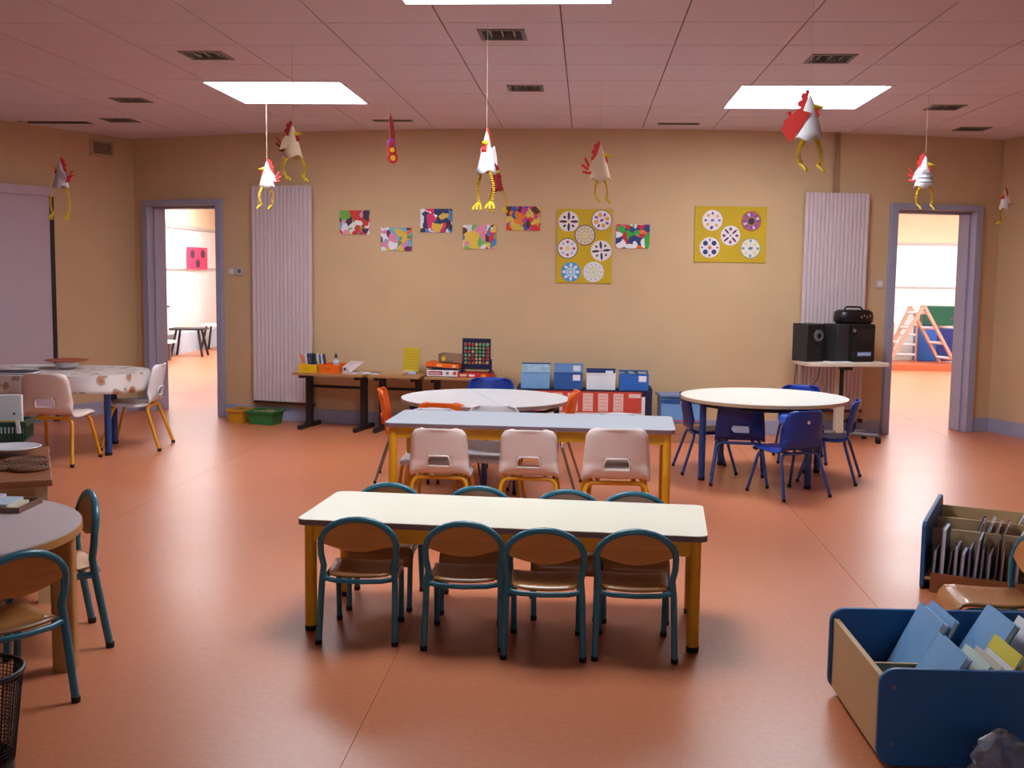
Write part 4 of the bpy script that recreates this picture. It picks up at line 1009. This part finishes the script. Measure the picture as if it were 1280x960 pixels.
rows = ['rrryggg', 'gggyggr', 'rrygggr', 'ggryggr', 'grryyrr', 'grryyry']
for key, nm in (('r', 'red_counters'), ('g', 'green_counters'), ('y', 'yellow_counters')):
    mb = MB()
    for j, rw in enumerate(rows):
        for i, ch in enumerate(rw):
            if ch == key: mb.lathe([(.0115, -.006), (.0115, .006)], 10, M=Matrix.Translation((x0 + px_ * (i + .5), 0, z0 + pz_ * (5.5 - j))) @ ROTX90)
    tag(mb.build(nm, cm[key], c4), kind='stuff')

# book rack with red poster
a, ta = oncyl(646, 500, .42); b, tb = oncyl(815, 500, .42); tm = (ta + tb) / 2; rw = (arc(ta, .42) - arc(tb, .42)).length
rk = empty('book_rack', arc(tm, .42), tm, 'low navy rack with red and white poster on its front, folders on top', 'rack')
RH = .435
MB().box(-rw / 2, rw / 2, 0, .02, .0, RH).build('front_panel', NAVY, rk); MB().box(-rw / 2, rw / 2, .32, .34, 0, RH - .02).build('back_panel', NAVY, rk)
for s in (-1, 1): MB().box(min(s * rw / 2, s * (rw / 2 - .02)), max(s * rw / 2, s * (rw / 2 - .02)), .021, .319, 0, RH + .015).build('end_panel', NAVY, rk)
for k in (-1, 0, 1): MB().box(k * rw / 4 - .007, k * rw / 4 + .007, .021, .319, .12, RH - .03).build('divider', NAVY, rk)
MB().box(-rw / 2 + .02, rw / 2 - .02, .021, .319, .1, .115).build('shelf', NAVY, rk)
po = empty('wall_chart', arc(tm, .42), tm, 'long red and white printed chart on the front of the navy rack', 'poster')
pw0, pw1 = -rw / 2 + .16, rw / 2 - .09
MB().box(pw0 + .05, pw1 + .03, -.004, -.0005, RH - .225, RH - .055).build('white_backing', PAPERW, po)
MB().box(pw0, pw1, -.008, -.004, RH - .195, RH - .015).build('red_sheet', REDPOST, po)
np_ = 7; pp = (pw1 - pw0) / np_
pm = mat('pale_pink_print', (236, 200, 192), .6, .08, 60)
for k in range(np_):
    xa = pw0 + pp * k + .02
    if k < np_ - 1:
        MB().box(xa, xa + pp - .045, -.010, -.008, RH - .185, RH - .03).build('text_block', pm, po)
        for q in range(5): MB().box(xa + .012, xa + pp - .06, -.0108, -.010, RH - .175 + .03 * q, RH - .168 + .03 * q).build('text_line', mat('soft_red_text', (222, 156, 146), .6), po)
    else: MB().box(xa, xa + pp - .03, -.010, -.008, RH - .065, RH - .03).build('text_block', pm, po)
FOL = [(-.375, 0, LBLUE, None, 'pale blue file box at the desk end of the navy rack, front row'), (-.125, 0, MBLUE, PAPERW, 'dark blue file box with white tag in the rack, front row'), (.125, 0, mat('white_file', (232, 230, 234), .5), None, 'white file box in the navy rack, front row'), (.375, 0, mat('bright_blue_file', (40, 100, 186), .45), PAPERW, 'bright blue file box at the crate end of the rack, front row'),
       (-.375, 1, mat('sky_print_file', (170, 196, 214), .5, .2, 20), MBLUE, 'printed pale file box behind the pale blue one in the rack'), (-.125, 1, mat('steel_blue_file', (110, 146, 196), .5), PAPERW, 'steel blue file box behind the dark blue one in the rack'), (.125, 1, mat('deep_navy_file', (22, 46, 106), .45), PAPERW, 'deep navy file box with white tag behind the white one'), (.375, 1, painting('mixed_print_file', 3, [(120, 140, 160), (180, 170, 150), (70, 90, 80), (40, 90, 160)], 22), MBLUE, 'multicoloured file box behind the bright blue one in the rack')]
for u, row, m_, tg, lb in FOL:
    q = Matrix.Rotation(tm, 4, 'Z') @ Vector((u * rw * .98, .045 + .13 * row, 0))
    r = empty('file_box', (rk.location.x + q.x, rk.location.y + q.y, .1155), tm, lb, 'file box')
    h = .46 + .085 * row if row == 0 else (.53 if u < -.1 else .49 if u < .2 else .48)
    M = Matrix.Rotation(math.radians(-7), 4, 'X'); hw_ = rw * .108
    MB().box(-hw_, hw_, 0, .06, .008, h - .012, M=M).build('box_body', m_, r, bevel=.003)
    MB().box(-hw_ - .002, hw_ + .002, -.002, .062, h - .012, h, M=M).build('box_lid', tg if tg is MBLUE else m_, r)
    if tg is PAPERW: MB().box(hw_ - .085, hw_ - .02, -.002, -.0002, h - .07, h - .02, M=M).build('tag', PAPERW, r)
# blue crate on a cardboard box
r, t = wall_root('cardboard_box', 849, 540, .40, 'brown cardboard box on the floor under the blue plastic crate', 'box')
MB().box(-.19, .19, -.14, .14, 0.0, .165).build('carton', CARD, r, bevel=.002); MB().box(-.185, .185, -.14, -.139, .08, .083).build('flap_line', CABW, r)
r2 = empty('plastic_crate', (r.location.x, r.location.y, .166), t, 'pale blue plastic crate standing on the cardboard box', 'crate')
PB = mat('pale_blue_plastic', (112, 164, 220), .18, .06); MB().box(-.18, .18, -.13, .13, 0, .225).build('crate_body', PB, r2, bevel=.012)
MB().box(-.195, .195, -.145, .145, .225, .245).build('crate_lid', mat('crate_lid_blue', (96, 128, 176), .3), r2, bevel=.004); MB().box(-.18, .17, -.134, -.13, .175, .205).build('printed_band', MBLUE, r2); MB().box(-.1, .17, -.132, -.13, .02, .03).build('red_strip', REDB, r2)

# ---- stereo trolley
tp_, tt = oncyl(1051, 452, .42); TZ = .70
tv = empty('stereo_trolley', arc(tt, .42), tt, 'cream-topped trolley on castors carrying the stereo in front of the radiator', 'trolley')
MB().prism(rrect(-.365, .365, -.21, .21, .05), TZ - .03, TZ).build('trolley_top', mat('cream_trolley_top', (222, 204, 184), .4), tv, bevel=.004)
MB().box(-.035, .035, -.03, .03, .08, TZ - .03).build('column', mat('cream_column', (214, 198, 176), .45), tv); MB().box(-.018, .018, -.034, -.03, .36, TZ - .03).build('cable_slot', DGREY, tv)
MB().box(-.03, .03, -.18, .18, TZ - .06, TZ - .03).build('bracket', DGREY, tv)
for s in (-1, 1): MB().tube([(0, 0, .085), (s * .30, -.15, .07)], .016, 8).build('base_arm', GREY, tv); MB().tube([(0, 0, .085), (s * .30, .13, .07)], .016, 8).build('base_arm', GREY, tv)
for x in (-.30, .30):
    for y in (-.15, .13):
        MB().tube([(x - .014, y, .03), (x + .014, y, .03)], .03, 14).build('castor', RUBBER, tv); MB().tube([(x, y, .055), (x, y, .075)], .01, 8).build('castor_stem', GREY, tv)
def tvl(x, y, z): q = Matrix.Rotation(tt, 4, 'Z') @ Vector((x, y, 0)); return (tv.location.x + q.x, tv.location.y + q.y, z)
def tvx(px, off=.42):
    p, t = oncyl(px, 440, off); return (t - tt) * (AR + off)
def speaker_face(r, x, z, R): 
    MB().lathe([(R, 0), (R, .006), (R * .85, .008), (R * .55, -.004 + .008), (R * .5, .006), (R * .25, .010), (0, .012)], 24, M=Matrix.Translation((x, -.0, z)) @ ROTX90).build('cone', mat('speaker_cone_grey', (104, 104, 110), .45), r)
x = tvx(1018); r = empty('loudspeaker', tvl(x, -.02, TZ), tt + .28, 'black loudspeaker with grey round cone on the trolley', 'loudspeaker')
MB().box(-.095, .095, -.0, .2, .0, .325).build('cabinet', DGREY, r, bevel=.006); MB().box(-.088, .088, -.008, 0, .012, .313).build('front_grille', BLACK, r)
q = empty('tmp'); bpy.data.objects.remove(q)
o = MB().lathe([(.05, 0), (.05, .006), (.043, .009), (.03, .004), (.026, .006), (.012, .010), (0, .012)], 24, M=Matrix.Translation((.02, -.008, .225)) @ ROTX90).build('cone', mat('speaker_cone_grey', (104, 104, 110), .45), r)
MB().lathe([(.022, .009), (.022, .013), (0, .015)], 16, M=Matrix.Translation((.02, -.008, .225)) @ ROTX90).build('dust_cap', BLACK, r)
MB().lathe([(.022, 0), (.022, .004), (0, .006)], 16, M=Matrix.Translation((.02, -.008, .09)) @ ROTX90).build('bass_port', DGREY, r)
x = tvx(1067); r = empty('stereo_tower', tvl(x, -.04, TZ), tt + .22, 'black stereo tower with blue display label under the portable radio', 'stereo')
MB().box(-.19, .19, 0, .22, 0, .325).build('cabinet', DGREY, r, bevel=.006); MB().box(-.07, .185, -.012, 0, .008, .318).build('front_panel', BLACK, r)
MB().box(.0, .155, -.014, -.012, .20, .28).build('cassette_door', mat('smoky_panel', (36, 34, 40), .15), r)
lb_ = MB().box(.01, .15, -.014, -.012, .05, .085).build('display', mat('display_blue', (122, 140, 196), .3), r)
for k in range(6): MB().box(.016 + .022 * k, .028 + .022 * k, -.0145, -.014, .058, .076).build('display_digit', mat('display_white', (210, 216, 236), .3), lb_)
MB().lathe([(.016, 0), (.016, .006), (0, .008)], 14, M=Matrix.Translation((-.03, -.012, .27)) @ ROTX90).build('volume_knob', GREY, r)
for k in range(4): MB().box(-.045, -.015, -.0145, -.012, .06 + .04 * k, .08 + .04 * k).build('button', DGREY, r)
sx = tvl(x + .03, -.02, TZ + .326); r = empty('portable_radio', sx, tt + .1, 'black rounded portable CD radio on top of the stereo tower', 'radio')
pl = [( .17 * abs(math.cos(a)) ** .6 * (1 if math.cos(a) > 0 else -1), .1 * abs(math.sin(a)) ** .6 * (1 if math.sin(a) > 0 else -1)) for a in [2 * PI * k / 28 for k in range(28)]]
mb = MB(); n = len(pl); lev = [(.86, 0), (.98, .02), (1.0, .06), (.95, .10), (.8, .12)]; vs = [(x_ * k, y_ * k + .1, z) for k, z in lev for x_, y_ in pl]
fs = [tuple(range(n))[::-1], tuple(range(4 * n, 5 * n))] + [(j * n + i, j * n + (i + 1) % n, (j + 1) * n + (i + 1) % n, (j + 1) * n + i) for j in range(4) for i in range(n)]
mb.add(vs, fs).build('radio_body', BLACK, r, angle=50)
MB().tube(fillet([(-.09, .1, .10), (-.08, .1, .145), (.06, .1, .145), (.10, .1, .11)], .03), .008, 8).build('carry_handle', BLACK, r)
for k in range(4): MB().lathe([(.011, 0), (.011, .004), (0, .005)], 10, M=Matrix.Translation((.02 + .028 * k, .004, .06 + .012 * (k % 2))) @ ROTX90).build('chrome_button', CHROME, r)
r = empty('sheet_pile', tvl(tvx(1036), -.15, TZ + .0005), tt + .1, 'white papers lying in front of the stereo on the trolley', 'paper'); MB().box(-.14, .12, -.05, .05, 0, .004).build('sheet', PAPERW, r); MB().box(-.07, .15, -.045, .045, .0045, .008, M=Matrix.Rotation(.12, 4, 'Z')).build('sheet', PAPERW, r)
def cable(pts, label): tag(MB().tube(fillet([Vector(tvl(*p)) for p in pts], .06, 5), .0035, 6).build('power_cable', BLACK), label, 'cable')
cable([(-.32, .19, TZ - .02), (-.33, .22, .45), (-.22, .22, .40), (-.12, .20, .52), (-.10, .19, TZ - .02)], 'black cable looping under the trolley top')
cable([(.14, .2, TZ - .02), (.13, .23, .4), (.15, .23, .1), (.2, .2, .02)], 'thin black cable hanging straight down behind the trolley')
p, t = oncyl(1066, 521, .06)
r = empty('power_strip', (p.x, p.y, .12), t, 'power strip with dark plugs on the wall behind the trolley', 'power strip'); MB().box(-.16, .12, -.02, .02, 0, .035).build('strip_body', mat('strip_beige', (200, 180, 160), .5), r)
for k in range(4): MB().box(-.13 + .055 * k, -.095 + .055 * k, -.05, -.02, .0, .035).build('plug', BLACK, r)

# ================================================================== POSTERS
def flat_on_wall(name, x0, x1, y0, y1, label, cat, group=None, off=.006):
    xm, ym = (x0 + x1) / 2, (y0 + y1) / 2; p, t = oncyl(xm, ym, off)
    a, ta = oncyl(x0, ym, off); b, tb = oncyl(x1, ym, off); w = (b - a).xy.length
    h = oncyl(xm, y0, off)[0].z - oncyl(xm, y1, off)[0].z
    return empty(name, p, t, label, cat, group), w, h
pals = [[(240, 236, 240), (214, 60, 50), (110, 180, 220), (236, 180, 60), (70, 50, 70), (226, 150, 190), (120, 180, 70)],
        [(230, 190, 60), (236, 120, 40), (110, 40, 90), (240, 236, 240), (120, 180, 210), (226, 140, 180), (90, 160, 80)],
        [(60, 30, 60), (240, 236, 240), (226, 40, 110), (232, 190, 70), (40, 50, 100), (80, 140, 200)],
        [(226, 40, 90), (240, 200, 70), (240, 236, 240), (60, 140, 200), (120, 190, 100), (236, 150, 180), (90, 50, 40)],
        [(222, 50, 30), (236, 130, 40), (60, 90, 170), (200, 60, 140), (90, 50, 40), (226, 190, 80)],
        [(206, 30, 40), (60, 170, 60), (240, 236, 240), (230, 70, 130), (40, 60, 120), (236, 120, 40)]]
plb = ['child painting in white, red and sky blue shapes, closest to the tall radiator', 'child painting in yellow, orange and purple, hung below its neighbours over the desks', 'child painting with dark purple corner and pink blobs', 'child painting in crimson, yellow and white shapes, right of the hanging hens legs', 'child painting mainly in red and orange with a blue patch', 'child painting in red, green and white beside the upright mandala poster']
plb[3] = 'child painting in crimson, yellow and white shapes, hung low between purple and red-orange ones'
for k, (x0, x1, y0, y1) in enumerate(((424.5, 462, 263, 293), (476, 515, 284.5, 313.5), (525.5, 565, 261, 290.5), (578.5, 620, 281, 311), (633, 675, 258, 288), (770, 812, 280.5, 310.5))):
    r, w, h = flat_on_wall('child_painting', x0, x1, y0, y1, plb[k], 'painting', "children's paintings on the back wall")
    MB().box(-w / 2, w / 2, -.0015, .0015, -h / 2, h / 2).build('sheet', painting('painting_print_%d' % k, k + 1.3, pals[k], 19), r)
def mandala(poster, cx, cz, R, style):
    base, ring, pets = style
    d = MB().lathe([(R, 0), (R, .0015), (0, .0016)], 32, M=Matrix.Translation((cx, -.002, cz)) @ ROTX90).build('mandala_disc', mat('mandala_base_%d_%d_%d' % base, base, .6, .03), poster)
    if ring: MB().tube([(cx + R * .97 * math.cos(t * PI / 16), -.0036, cz + R * .97 * math.sin(t * PI / 16)) for t in range(32)], .0035, 5, closed=True).build('mandala_ring', mat('mandala_ink_%d_%d_%d' % ring, ring, .6), d)
    for (n, rad, sz, el, c, ph) in pets:
        mb = MB()
        for k in range(n):
            a = 2 * PI * k / n + ph; M = Matrix.Translation((cx + rad * R * math.cos(a), -.0036, cz + rad * R * math.sin(a))) @ ROTX90 @ Matrix.Rotation(a, 4, 'Z') @ Matrix.Diagonal((el, 1, 1, 1))
            mb.lathe([(sz * R, 0), (sz * R, .0012), (0, .0014)], 10, M=M)
        tag(mb.build('mandala_petals', mat('mandala_ink_%d_%d_%d' % c, c, .6), d), kind='stuff')
W_ = (236, 228, 232); DK = (90, 40, 60); PU = (130, 80, 160); OR = (236, 170, 60); BK = (50, 46, 66); BL = (70, 150, 210); GR = (120, 150, 120); RD = (190, 60, 70); YE = (240, 220, 110); NV = (50, 50, 110)
St = [(W_, None, [(4, .55, .13, 3.2, DK, 0), (4, .6, .12, 1.3, BK, PI / 4), (1, 0, .12, 1, YE, 0)]), (W_, (150, 110, 130), [(4, .55, .2, 1.2, OR, .3), (4, .6, .12, 1.6, PU, 1.08), (1, 0, .14, 1.5, PU, .4)]),
      ((222, 206, 190), DK, [(12, .7, .09, 1.2, (200, 170, 150), 0), (8, .4, .1, 1.2, (220, 190, 120), .2), (1, 0, .15, 1, YE, 0)]), (W_, BK, [(4, .62, .14, 1.0, RD, 0), (4, .62, .13, 1.2, (170, 190, 220), PI / 4), (1, 0, .22, 1, YE, 0)]),
      (W_, None, [(4, .55, .12, 3.2, BK, .1), (4, .62, .1, 1.4, DK, PI / 4 + .1), (1, 0, .12, 1.2, (236, 160, 180), 0)]), ((70, 150, 210), None, [(8, .68, .15, 1.4, W_, 0), (8, .36, .13, 1.2, (190, 220, 240), .39), (1, 0, .16, 1, W_, 0)]), ((226, 222, 226), None, [(10, .74, .08, 1.3, (190, 190, 205), 0), (8, .42, .12, 1.2, (220, 220, 130), .2), (1, 0, .14, 1, (190, 210, 120), 0)])]
r, w, h = flat_on_wall('mandala_poster', 696, 765, 261.5, 354, 'upright mustard poster with seven round mandalas', 'poster')
MB().box(-w / 2, w / 2, -.002, .0015, -h / 2, h / 2).build('card', YELC, r)
for (px, py, R), st in zip(((710.5, 277, 12.6), (751.5, 275.5, 12.8), (731, 294, 12.8), (709.5, 310.5, 12.8), (751.5, 313.5, 12.8), (714, 340, 12.3), (742.5, 340, 12.8)), St):
    mandala(r, (px - 730.5) / 69 * w, -(py - 307.75 - .01 * (px - 730)) / 92.5 * h, R / 69 * w, st)
St2 = [(W_, None, [(4, .62, .14, 1.2, OR, .7), (4, .68, .11, 1.4, PU, 0), (1, 0, .12, 1.6, PU, .2), (1, .72, .14, 1.2, NV, -1.7)]), ((196, 110, 90), (180, 90, 50), [(8, .66, .2, 1.1, PU, 0), (4, .66, .17, 1, (226, 200, 220), .4), (1, 0, .34, 1, BK, 0), (1, 0, .16, 1, YE, 0)]), (W_, None, [(4, .56, .1, 3.4, DK, .75), (4, .66, .15, 1.2, (140, 70, 90), 0), (1, 0, .1, 1, PU, 0)]),
       (W_, None, [(4, .6, .25, 1.0, NV, .8), (4, .76, .09, 1.4, PU, 0), (1, 0, .2, 1, (226, 130, 70), 0)]), (W_, (150, 160, 140), [(4, .62, .2, 1.0, (232, 220, 160), .78), (4, .74, .12, 1.3, GR, 0), (1, 0, .14, 1.8, (90, 130, 120), .2)])]
r, w, h = flat_on_wall('mandala_poster', 868.5, 958, 258, 328, 'wide mustard poster with five round mandalas', 'poster')
MB().box(-w / 2, w / 2, -.002, .0015, -h / 2, h / 2).build('card', YELC, r)
for (px, py, R), st in zip(((890, 275.5, 12.6), (938.5, 276.5, 12.4), (913, 294.5, 12.2), (887.5, 309.5, 12.6), (938.5, 310.5, 12.4)), St2):
    mandala(r, (px - 913.25) / 89.5 * w, -(py - 293 - .012 * (px - 913)) / 70 * h, R / 89.5 * w, st)

# ================================================================== HANGING PAPER HENS
def hen(px, apy, boty, legy, Y, ang, label, body=PAPERW, tail=RED, stripe=False, lean=0.0, feet=(1, 1), big_red=False):
    a = ony(px, apy, Y); b = ony(px, boty, Y); l = ony(px, legy, Y)
    h = a.z - b.z; ll = max(.05, b.z - l.z)
    r = empty('paper_hen', a, ang, label, 'paper hen', 'paper hens hanging from the ceiling')
    R = h * .27
    MB().tube([(0, 0, -.005), (0, 0, ZC - a.z)], .0011, 5).build('thread', THREAD, r)
    # pointed paper cone with scalloped hem
    n = 20; vs = [(0, 0, 0)]; fs = []
    for j in range(1, 6):
        for i in range(n):
            t = 2 * PI * i / n; k = j / 5; z = -h * k * (1 - (.10 * (1 - math.cos(4 * t)) / 2 if j == 5 else 0)); rr = R * k ** .85
            vs.append((rr * math.cos(t) * 1.12, rr * math.sin(t) * .8, z))
    for i in range(n): fs.append((0, 1 + i, 1 + (i + 1) % n))
    for j in range(4):
        for i in range(n): fs.append((1 + j * n + i, 1 + (j + 1) * n + i, 1 + (j + 1) * n + (i + 1) % n, 1 + j * n + (i + 1) % n))
    MB().add(vs, fs).build('body_cone', body, r, solid=.0015, angle=60)
    if stripe:
        for k in (.55, .68, .81): 
            rr = R * k ** .85 + .002; MB().tube([(rr * 1.12 * math.cos(t * PI / 10), rr * .8 * math.sin(t * PI / 10), -h * k) for t in range(20)], .004, 5, closed=True).build('stripe', mat('grey_blue_ink', (120, 130, 160), .6), r)
    # beak, wattle, comb, tail
    MB().lathe([(.018 * h / .22, 0), (0, .05 * h / .22)], 8, M=Matrix.Translation((R * .32, 0, -h * .3)) @ Matrix.Rotation(PI / 2, 4, 'Y')).build('beak', YELP, r)
    MB().prism([(x * h, z * h) for x, z in ((.10, -.34), (.17, -.36), (.2, -.45), (.16, -.52), (.11, -.47))], -.012, .012, M=ROTX90).build('wattle', tail, r)
    comb = [(-.02, .0), (-.02, .05), (-.08, .07), (-.1, .0), (-.16, .0), (-.19, -.08), (-.16, -.13), (-.24, -.17), (-.24, -.26), (-.17, -.28), (-.25, -.34), (-.24, -.43), (-.15, -.42), (-.08, -.24)]
    MB().prism([(x * h, z * h) for x, z in comb], -.004, .004, M=ROTX90).build('comb', tail, r)
    for s in (-1, 1):
        sc = 1.6 if big_red else 1.0
        wg = [(.03, -.42), (-.14 * sc, -.34), (-.27 * sc, -.52), (-.34 * sc, -.75), (-.38, -.98) if big_red else (-.24, -.72), (-.12, -.70)]
        MB().prism([(x * h, z * h) for x, z in wg], R * .5 * s - .002, R * .5 * s + .002, M=ROTX90).build('wing', tail if big_red else body, r)
    for k, (dx, dz) in enumerate(((-.42, -.38), (-.50, -.55), (-.46, -.72))):
        MB().tube(fillet([(-R * .5, 0, -h * .72), (-h * .3, .01 * (k - 1), -h * (.6 + .08 * k)), (dx * h, .02 * (k - 1), dz * h)], .05, 4), [.012 * h / .22] * 6 + [.006] * 1 if False else .008 * h / .22, 6).build('tail_feather', tail, r)
    for s, on in zip((-1, 1), feet):
        if not on: continue
        # coiled pipe-cleaner leg
        pts = []
        m = 26
        for k in range(m * 1 + 1):
            q = k / m; x = R * (.15 + .38 * s) + s * (.022 * math.sin(q * PI * .8)); y = s * R * .5 + s * .03 * math.sin(q * PI * .8)
            wv = .006 * (1 if k % 2 else -1); pts.append((x + wv, y + wv * .6, -h * .93 - ll * .78 * q))
        lg = MB().tube(pts, .007, 6).build('leg', YELP, r, angle=80)
        fx, fy, fz = pts[-1]
        mb = MB()
        for aa in (-.5, 0, .5): mb.tube([(fx, fy, fz), (fx + .035 * math.cos(aa) * .7, fy + .035 * math.sin(aa), fz - ll * .12), (fx + .05 * math.cos(aa) * .7, fy + .05 * math.sin(aa), fz - ll * .22)], .006, 5)
        mb.build('foot', YELP, lg)
    return r
CRM = mat('cream_hen_paper', (226, 196, 160), .7)
D2 = math.radians
hen(608.5, 163, 219, 266, 5.84, D2(-105), 'white paper hen with bright yellow coiled legs, facing the room, before a twin in shade')
hen(622, 205, 240, 268, 9.2, D2(-70), 'small red-backed paper hen hanging behind the white one', body=mat('dark_red_paper', (160, 24, 34), .6), tail=mat('dark_red_paper', (160, 24, 34), .6))
hen(365.5, 154, 199, 229, 6.4, D2(-10), 'cream paper hen with wide yellow legs above the tall radiator', body=CRM, tail=mat('dark_red_paper', (160, 24, 34), .6))
hen(333.5, 201, 236, 264, 8.3, D2(190), 'small white paper hen with red comb and orange beak over the radiator top')
hen(751, 180, 228, 257, 7.63, D2(5), 'paper hen with bushy red tail above the upright mandala poster', body=CRM, tail=REDB)
hen(1013, 116, 178, 219, 5.25, D2(-15), 'large red and white paper hen in front of a skylight', tail=REDB, big_red=True)
hen(1157, 194, 236, 265, 8.1, D2(-25), 'white paper hen with grey stripes near the climbing frame doorway', stripe=True)
hen(1256.5, 236, 262, 282, 9.9, D2(215), 'small grey-white paper hen by the obtuse wall corner past the doorway', feet=(1, 0))
hen(75, 199, 236, 277, 8.7, D2(170), 'paper hen with red back hanging before the lilac sliding door', tail=REDB, body=mat('grey_hen_paper', (190, 180, 190), .7))
a = ony(489.5, 142, 8.7)
r = empty('paper_ribbon', a, D2(40), 'narrow red paper ribbon with flower discs hanging from the ceiling', 'decoration')
MB().tube([(0, 0, 0), (0, 0, ZC - a.z)], .0016, 5).build('thread', THREAD, r)
MB().prism([(-.012, 0), (.012, -.05), (.035, -.22), (.02, -.25), (-.02, -.17), (-.022, -.06)], -.003, .003, M=ROTX90).build('ribbon', mat('brick_red_paper', (150, 50, 44), .6), r)
for z, R, m1, m2 in ((-.225, .035, PAPERW, mat('violet_ink', (140, 70, 150), .6)), (-.275, .04, RED, YELP), (-.335, .045, mat('flower_red', (190, 40, 40), .6), YTRAY)):
    d = MB().lathe([(R, -.003), (R, .003)], 16, M=Matrix.Translation((.01 * (-z * 10 - 2.5), -.004, z)) @ ROTX90).build('flower_disc', m2 if z > -.25 else m1, r); MB().lathe([(R * .5, .003), (R * .5, .006)], 12, M=Matrix.Translation((.01 * (-z * 10 - 2.5), -.004, z)) @ ROTX90).build('flower_centre', RED if z > -.25 else m2, d)

# ================================================================== BEYOND THE DOORS
q = onplane(247, 323, Vector((-6.77, 0, 0)), Vector((1, 0, 0)))
r = empty('pink_poster', q, 0, 'pink poster with three dark seed shapes in the bright room beyond', 'poster')
MB().box(-.004, .004, -.50, .50, -.19, .19).build('sheet', PINKP, r)
for y, z in ((-.26, .07), (.26, .08), (-.0, -.09)): MB().lathe([(.075, 0), (.075, .003), (0, .004)], 14, M=Matrix.Translation((.004, y, z)) @ Matrix.Rotation(PI / 2, 4, 'Y') @ Matrix.Diagonal((1, 1.5, 1, 1))).build('seed_shape', mat('seed_grey', (80, 50, 70), .6), r)
def trestle(px, py, Lx, H, rz, label, top):
    p = onz(px, py); r = empty('low_bench', (p.x, p.y, 0), rz, label, 'bench')
    MB().box(-Lx / 2, Lx / 2, -.2, .2, H - .03, H).build('bench_top', top, r)
    for sx in (-1, 1):
        for sy in (-1, 1): MB().tube([(sx * (Lx / 2 - .1), sy * .12, H - .03), (sx * (Lx / 2 - .02), sy * .2, 0)], .02, 8).build('leg', BLKSTEEL if top is not HALLW else GREY, r)
trestle(237, 445, .55, .46, .1, 'small dark-legged table in the bright room beyond the doorway', mat('dark_bench_top', (50, 44, 48), .5))
trestle(279, 438, .7, .46, .0, 'pale-topped table with brown legs half hidden by the door frame in the bright room', PAPERW)
p = onz(212, 446); r = empty('long_bench', (-6.58, p.y - .1, 0), 0, 'long white bench along the wall of the bright room', 'bench'); MB().box(-.17, .2, -2.0, -.45, .27, .31).build('bench_seat', HALLW, r)
for y in (-1.7, -.6): MB().box(-.13, .15, y, y + .05, 0, .27).build('support', GREY, r)

# climbing frame room
YC = 17.3
PINKW = wood('pinkish_beech', (206, 150, 126), .45, .85)
base = onz(1155, 460)
pl = empty('low_platform', ony(1153, 460, 17.6) * 1.0, 0, 'long low wooden platform under the climbing frame', 'platform'); pl.location.z = 0
MB().box(-1.4, .58, -.1, .75, 0, .10).build('platform', wood('orange_wood', (186, 96, 56), .45, .85), pl, bevel=.004)
PZ = .10
def p17(x, y, Y): q = ony(x, y, Y); return Vector((q.x, Y, max(q.z, PZ)))
cf = empty('climbing_frame', p17(1150, 455, 17.75), 0, 'A-shaped wooden climbing frame with white rungs beyond the doorway', 'climbing frame'); cfo = cf.location.copy()
A1, A2 = ony(1138, 383, 18.0) - cfo, ony(1155, 382, 17.6) - cfo
L1, L2 = ony(1106, 452, 18.0) - cfo, ony(1110, 458, 17.6) - cfo
R1, R2 = ony(1174, 456, 18.0) - cfo, ony(1194, 456, 17.6) - cfo
for v in (L1, L2, R1, R2): v.z = 0
def rail(a, b, nm='rail'):
    d = (b - a); L = d.length; M = Matrix.Translation(a) @ d.to_track_quat('Z', 'Y').to_matrix().to_4x4(); MB().box(-.035, .035, -.022, .022, 0, L, M=M).build(nm, PINKW, cf, bevel=.004)
for a, b in ((A1, L1), (A2, L2), (A1, R1), (A2, R2)): rail(a, b)
for a, b, c, d in ((A1, L1, A2, L2), (A1, R1, A2, R2)):
    for t in (.12, .38, .64, .90): MB().tube([a.lerp(b, t), c.lerp(d, t)], .022, 8).build('rung', PAPERW, cf)
bb = p17(1166, 452, 18.35)
for nm, x0, x1, z0, z1, m, lb in (('foam_mat', 1143, 1166, PZ, .66, MBLUE, 'mid blue foam block standing behind the climbing frame'), ('foam_mat', 1160, 1190, PZ, .62, mat('deep_blue_vinyl', (26, 42, 108), .4), 'deep blue foam block beside the mid blue one'), ('foam_mat', 1150, 1192, .665, .98, mat('dark_green_vinyl', (20, 84, 58), .4), 'dark green foam block resting on the blue blocks')):
    Yb = 18.30 if m is MBLUE else 18.42
    a, b = ony(x0, 450, Yb), ony(x1, 450, Yb); o = MB().box(-(b.x - a.x) / 2, (b.x - a.x) / 2, -.14 if m is MBLUE else -.09, .14, 0, z1 - z0 - .003).build(nm, m, None, bevel=.012); o.location = ((a.x + b.x) / 2, Yb, z0); tag(o, lb, 'foam block')
# second low ladder frame behind
lf = empty('ladder_frame', (ony(1128, 455, 18.25).x, 18.2, PZ), 0, 'small pinkish ladder frame standing behind the climbing frame', 'ladder frame')
for s in (-1, 1): MB().box(s * .2 - .03, s * .2 + .03, -.02, .02, 0, .62).build('rail', PINKW, lf, bevel=.003)
for z in (.1, .26, .42, .58): MB().tube([(-.2, 0, z), (.2, 0, z)], .018, 8).build('rung', PAPERW, lf)
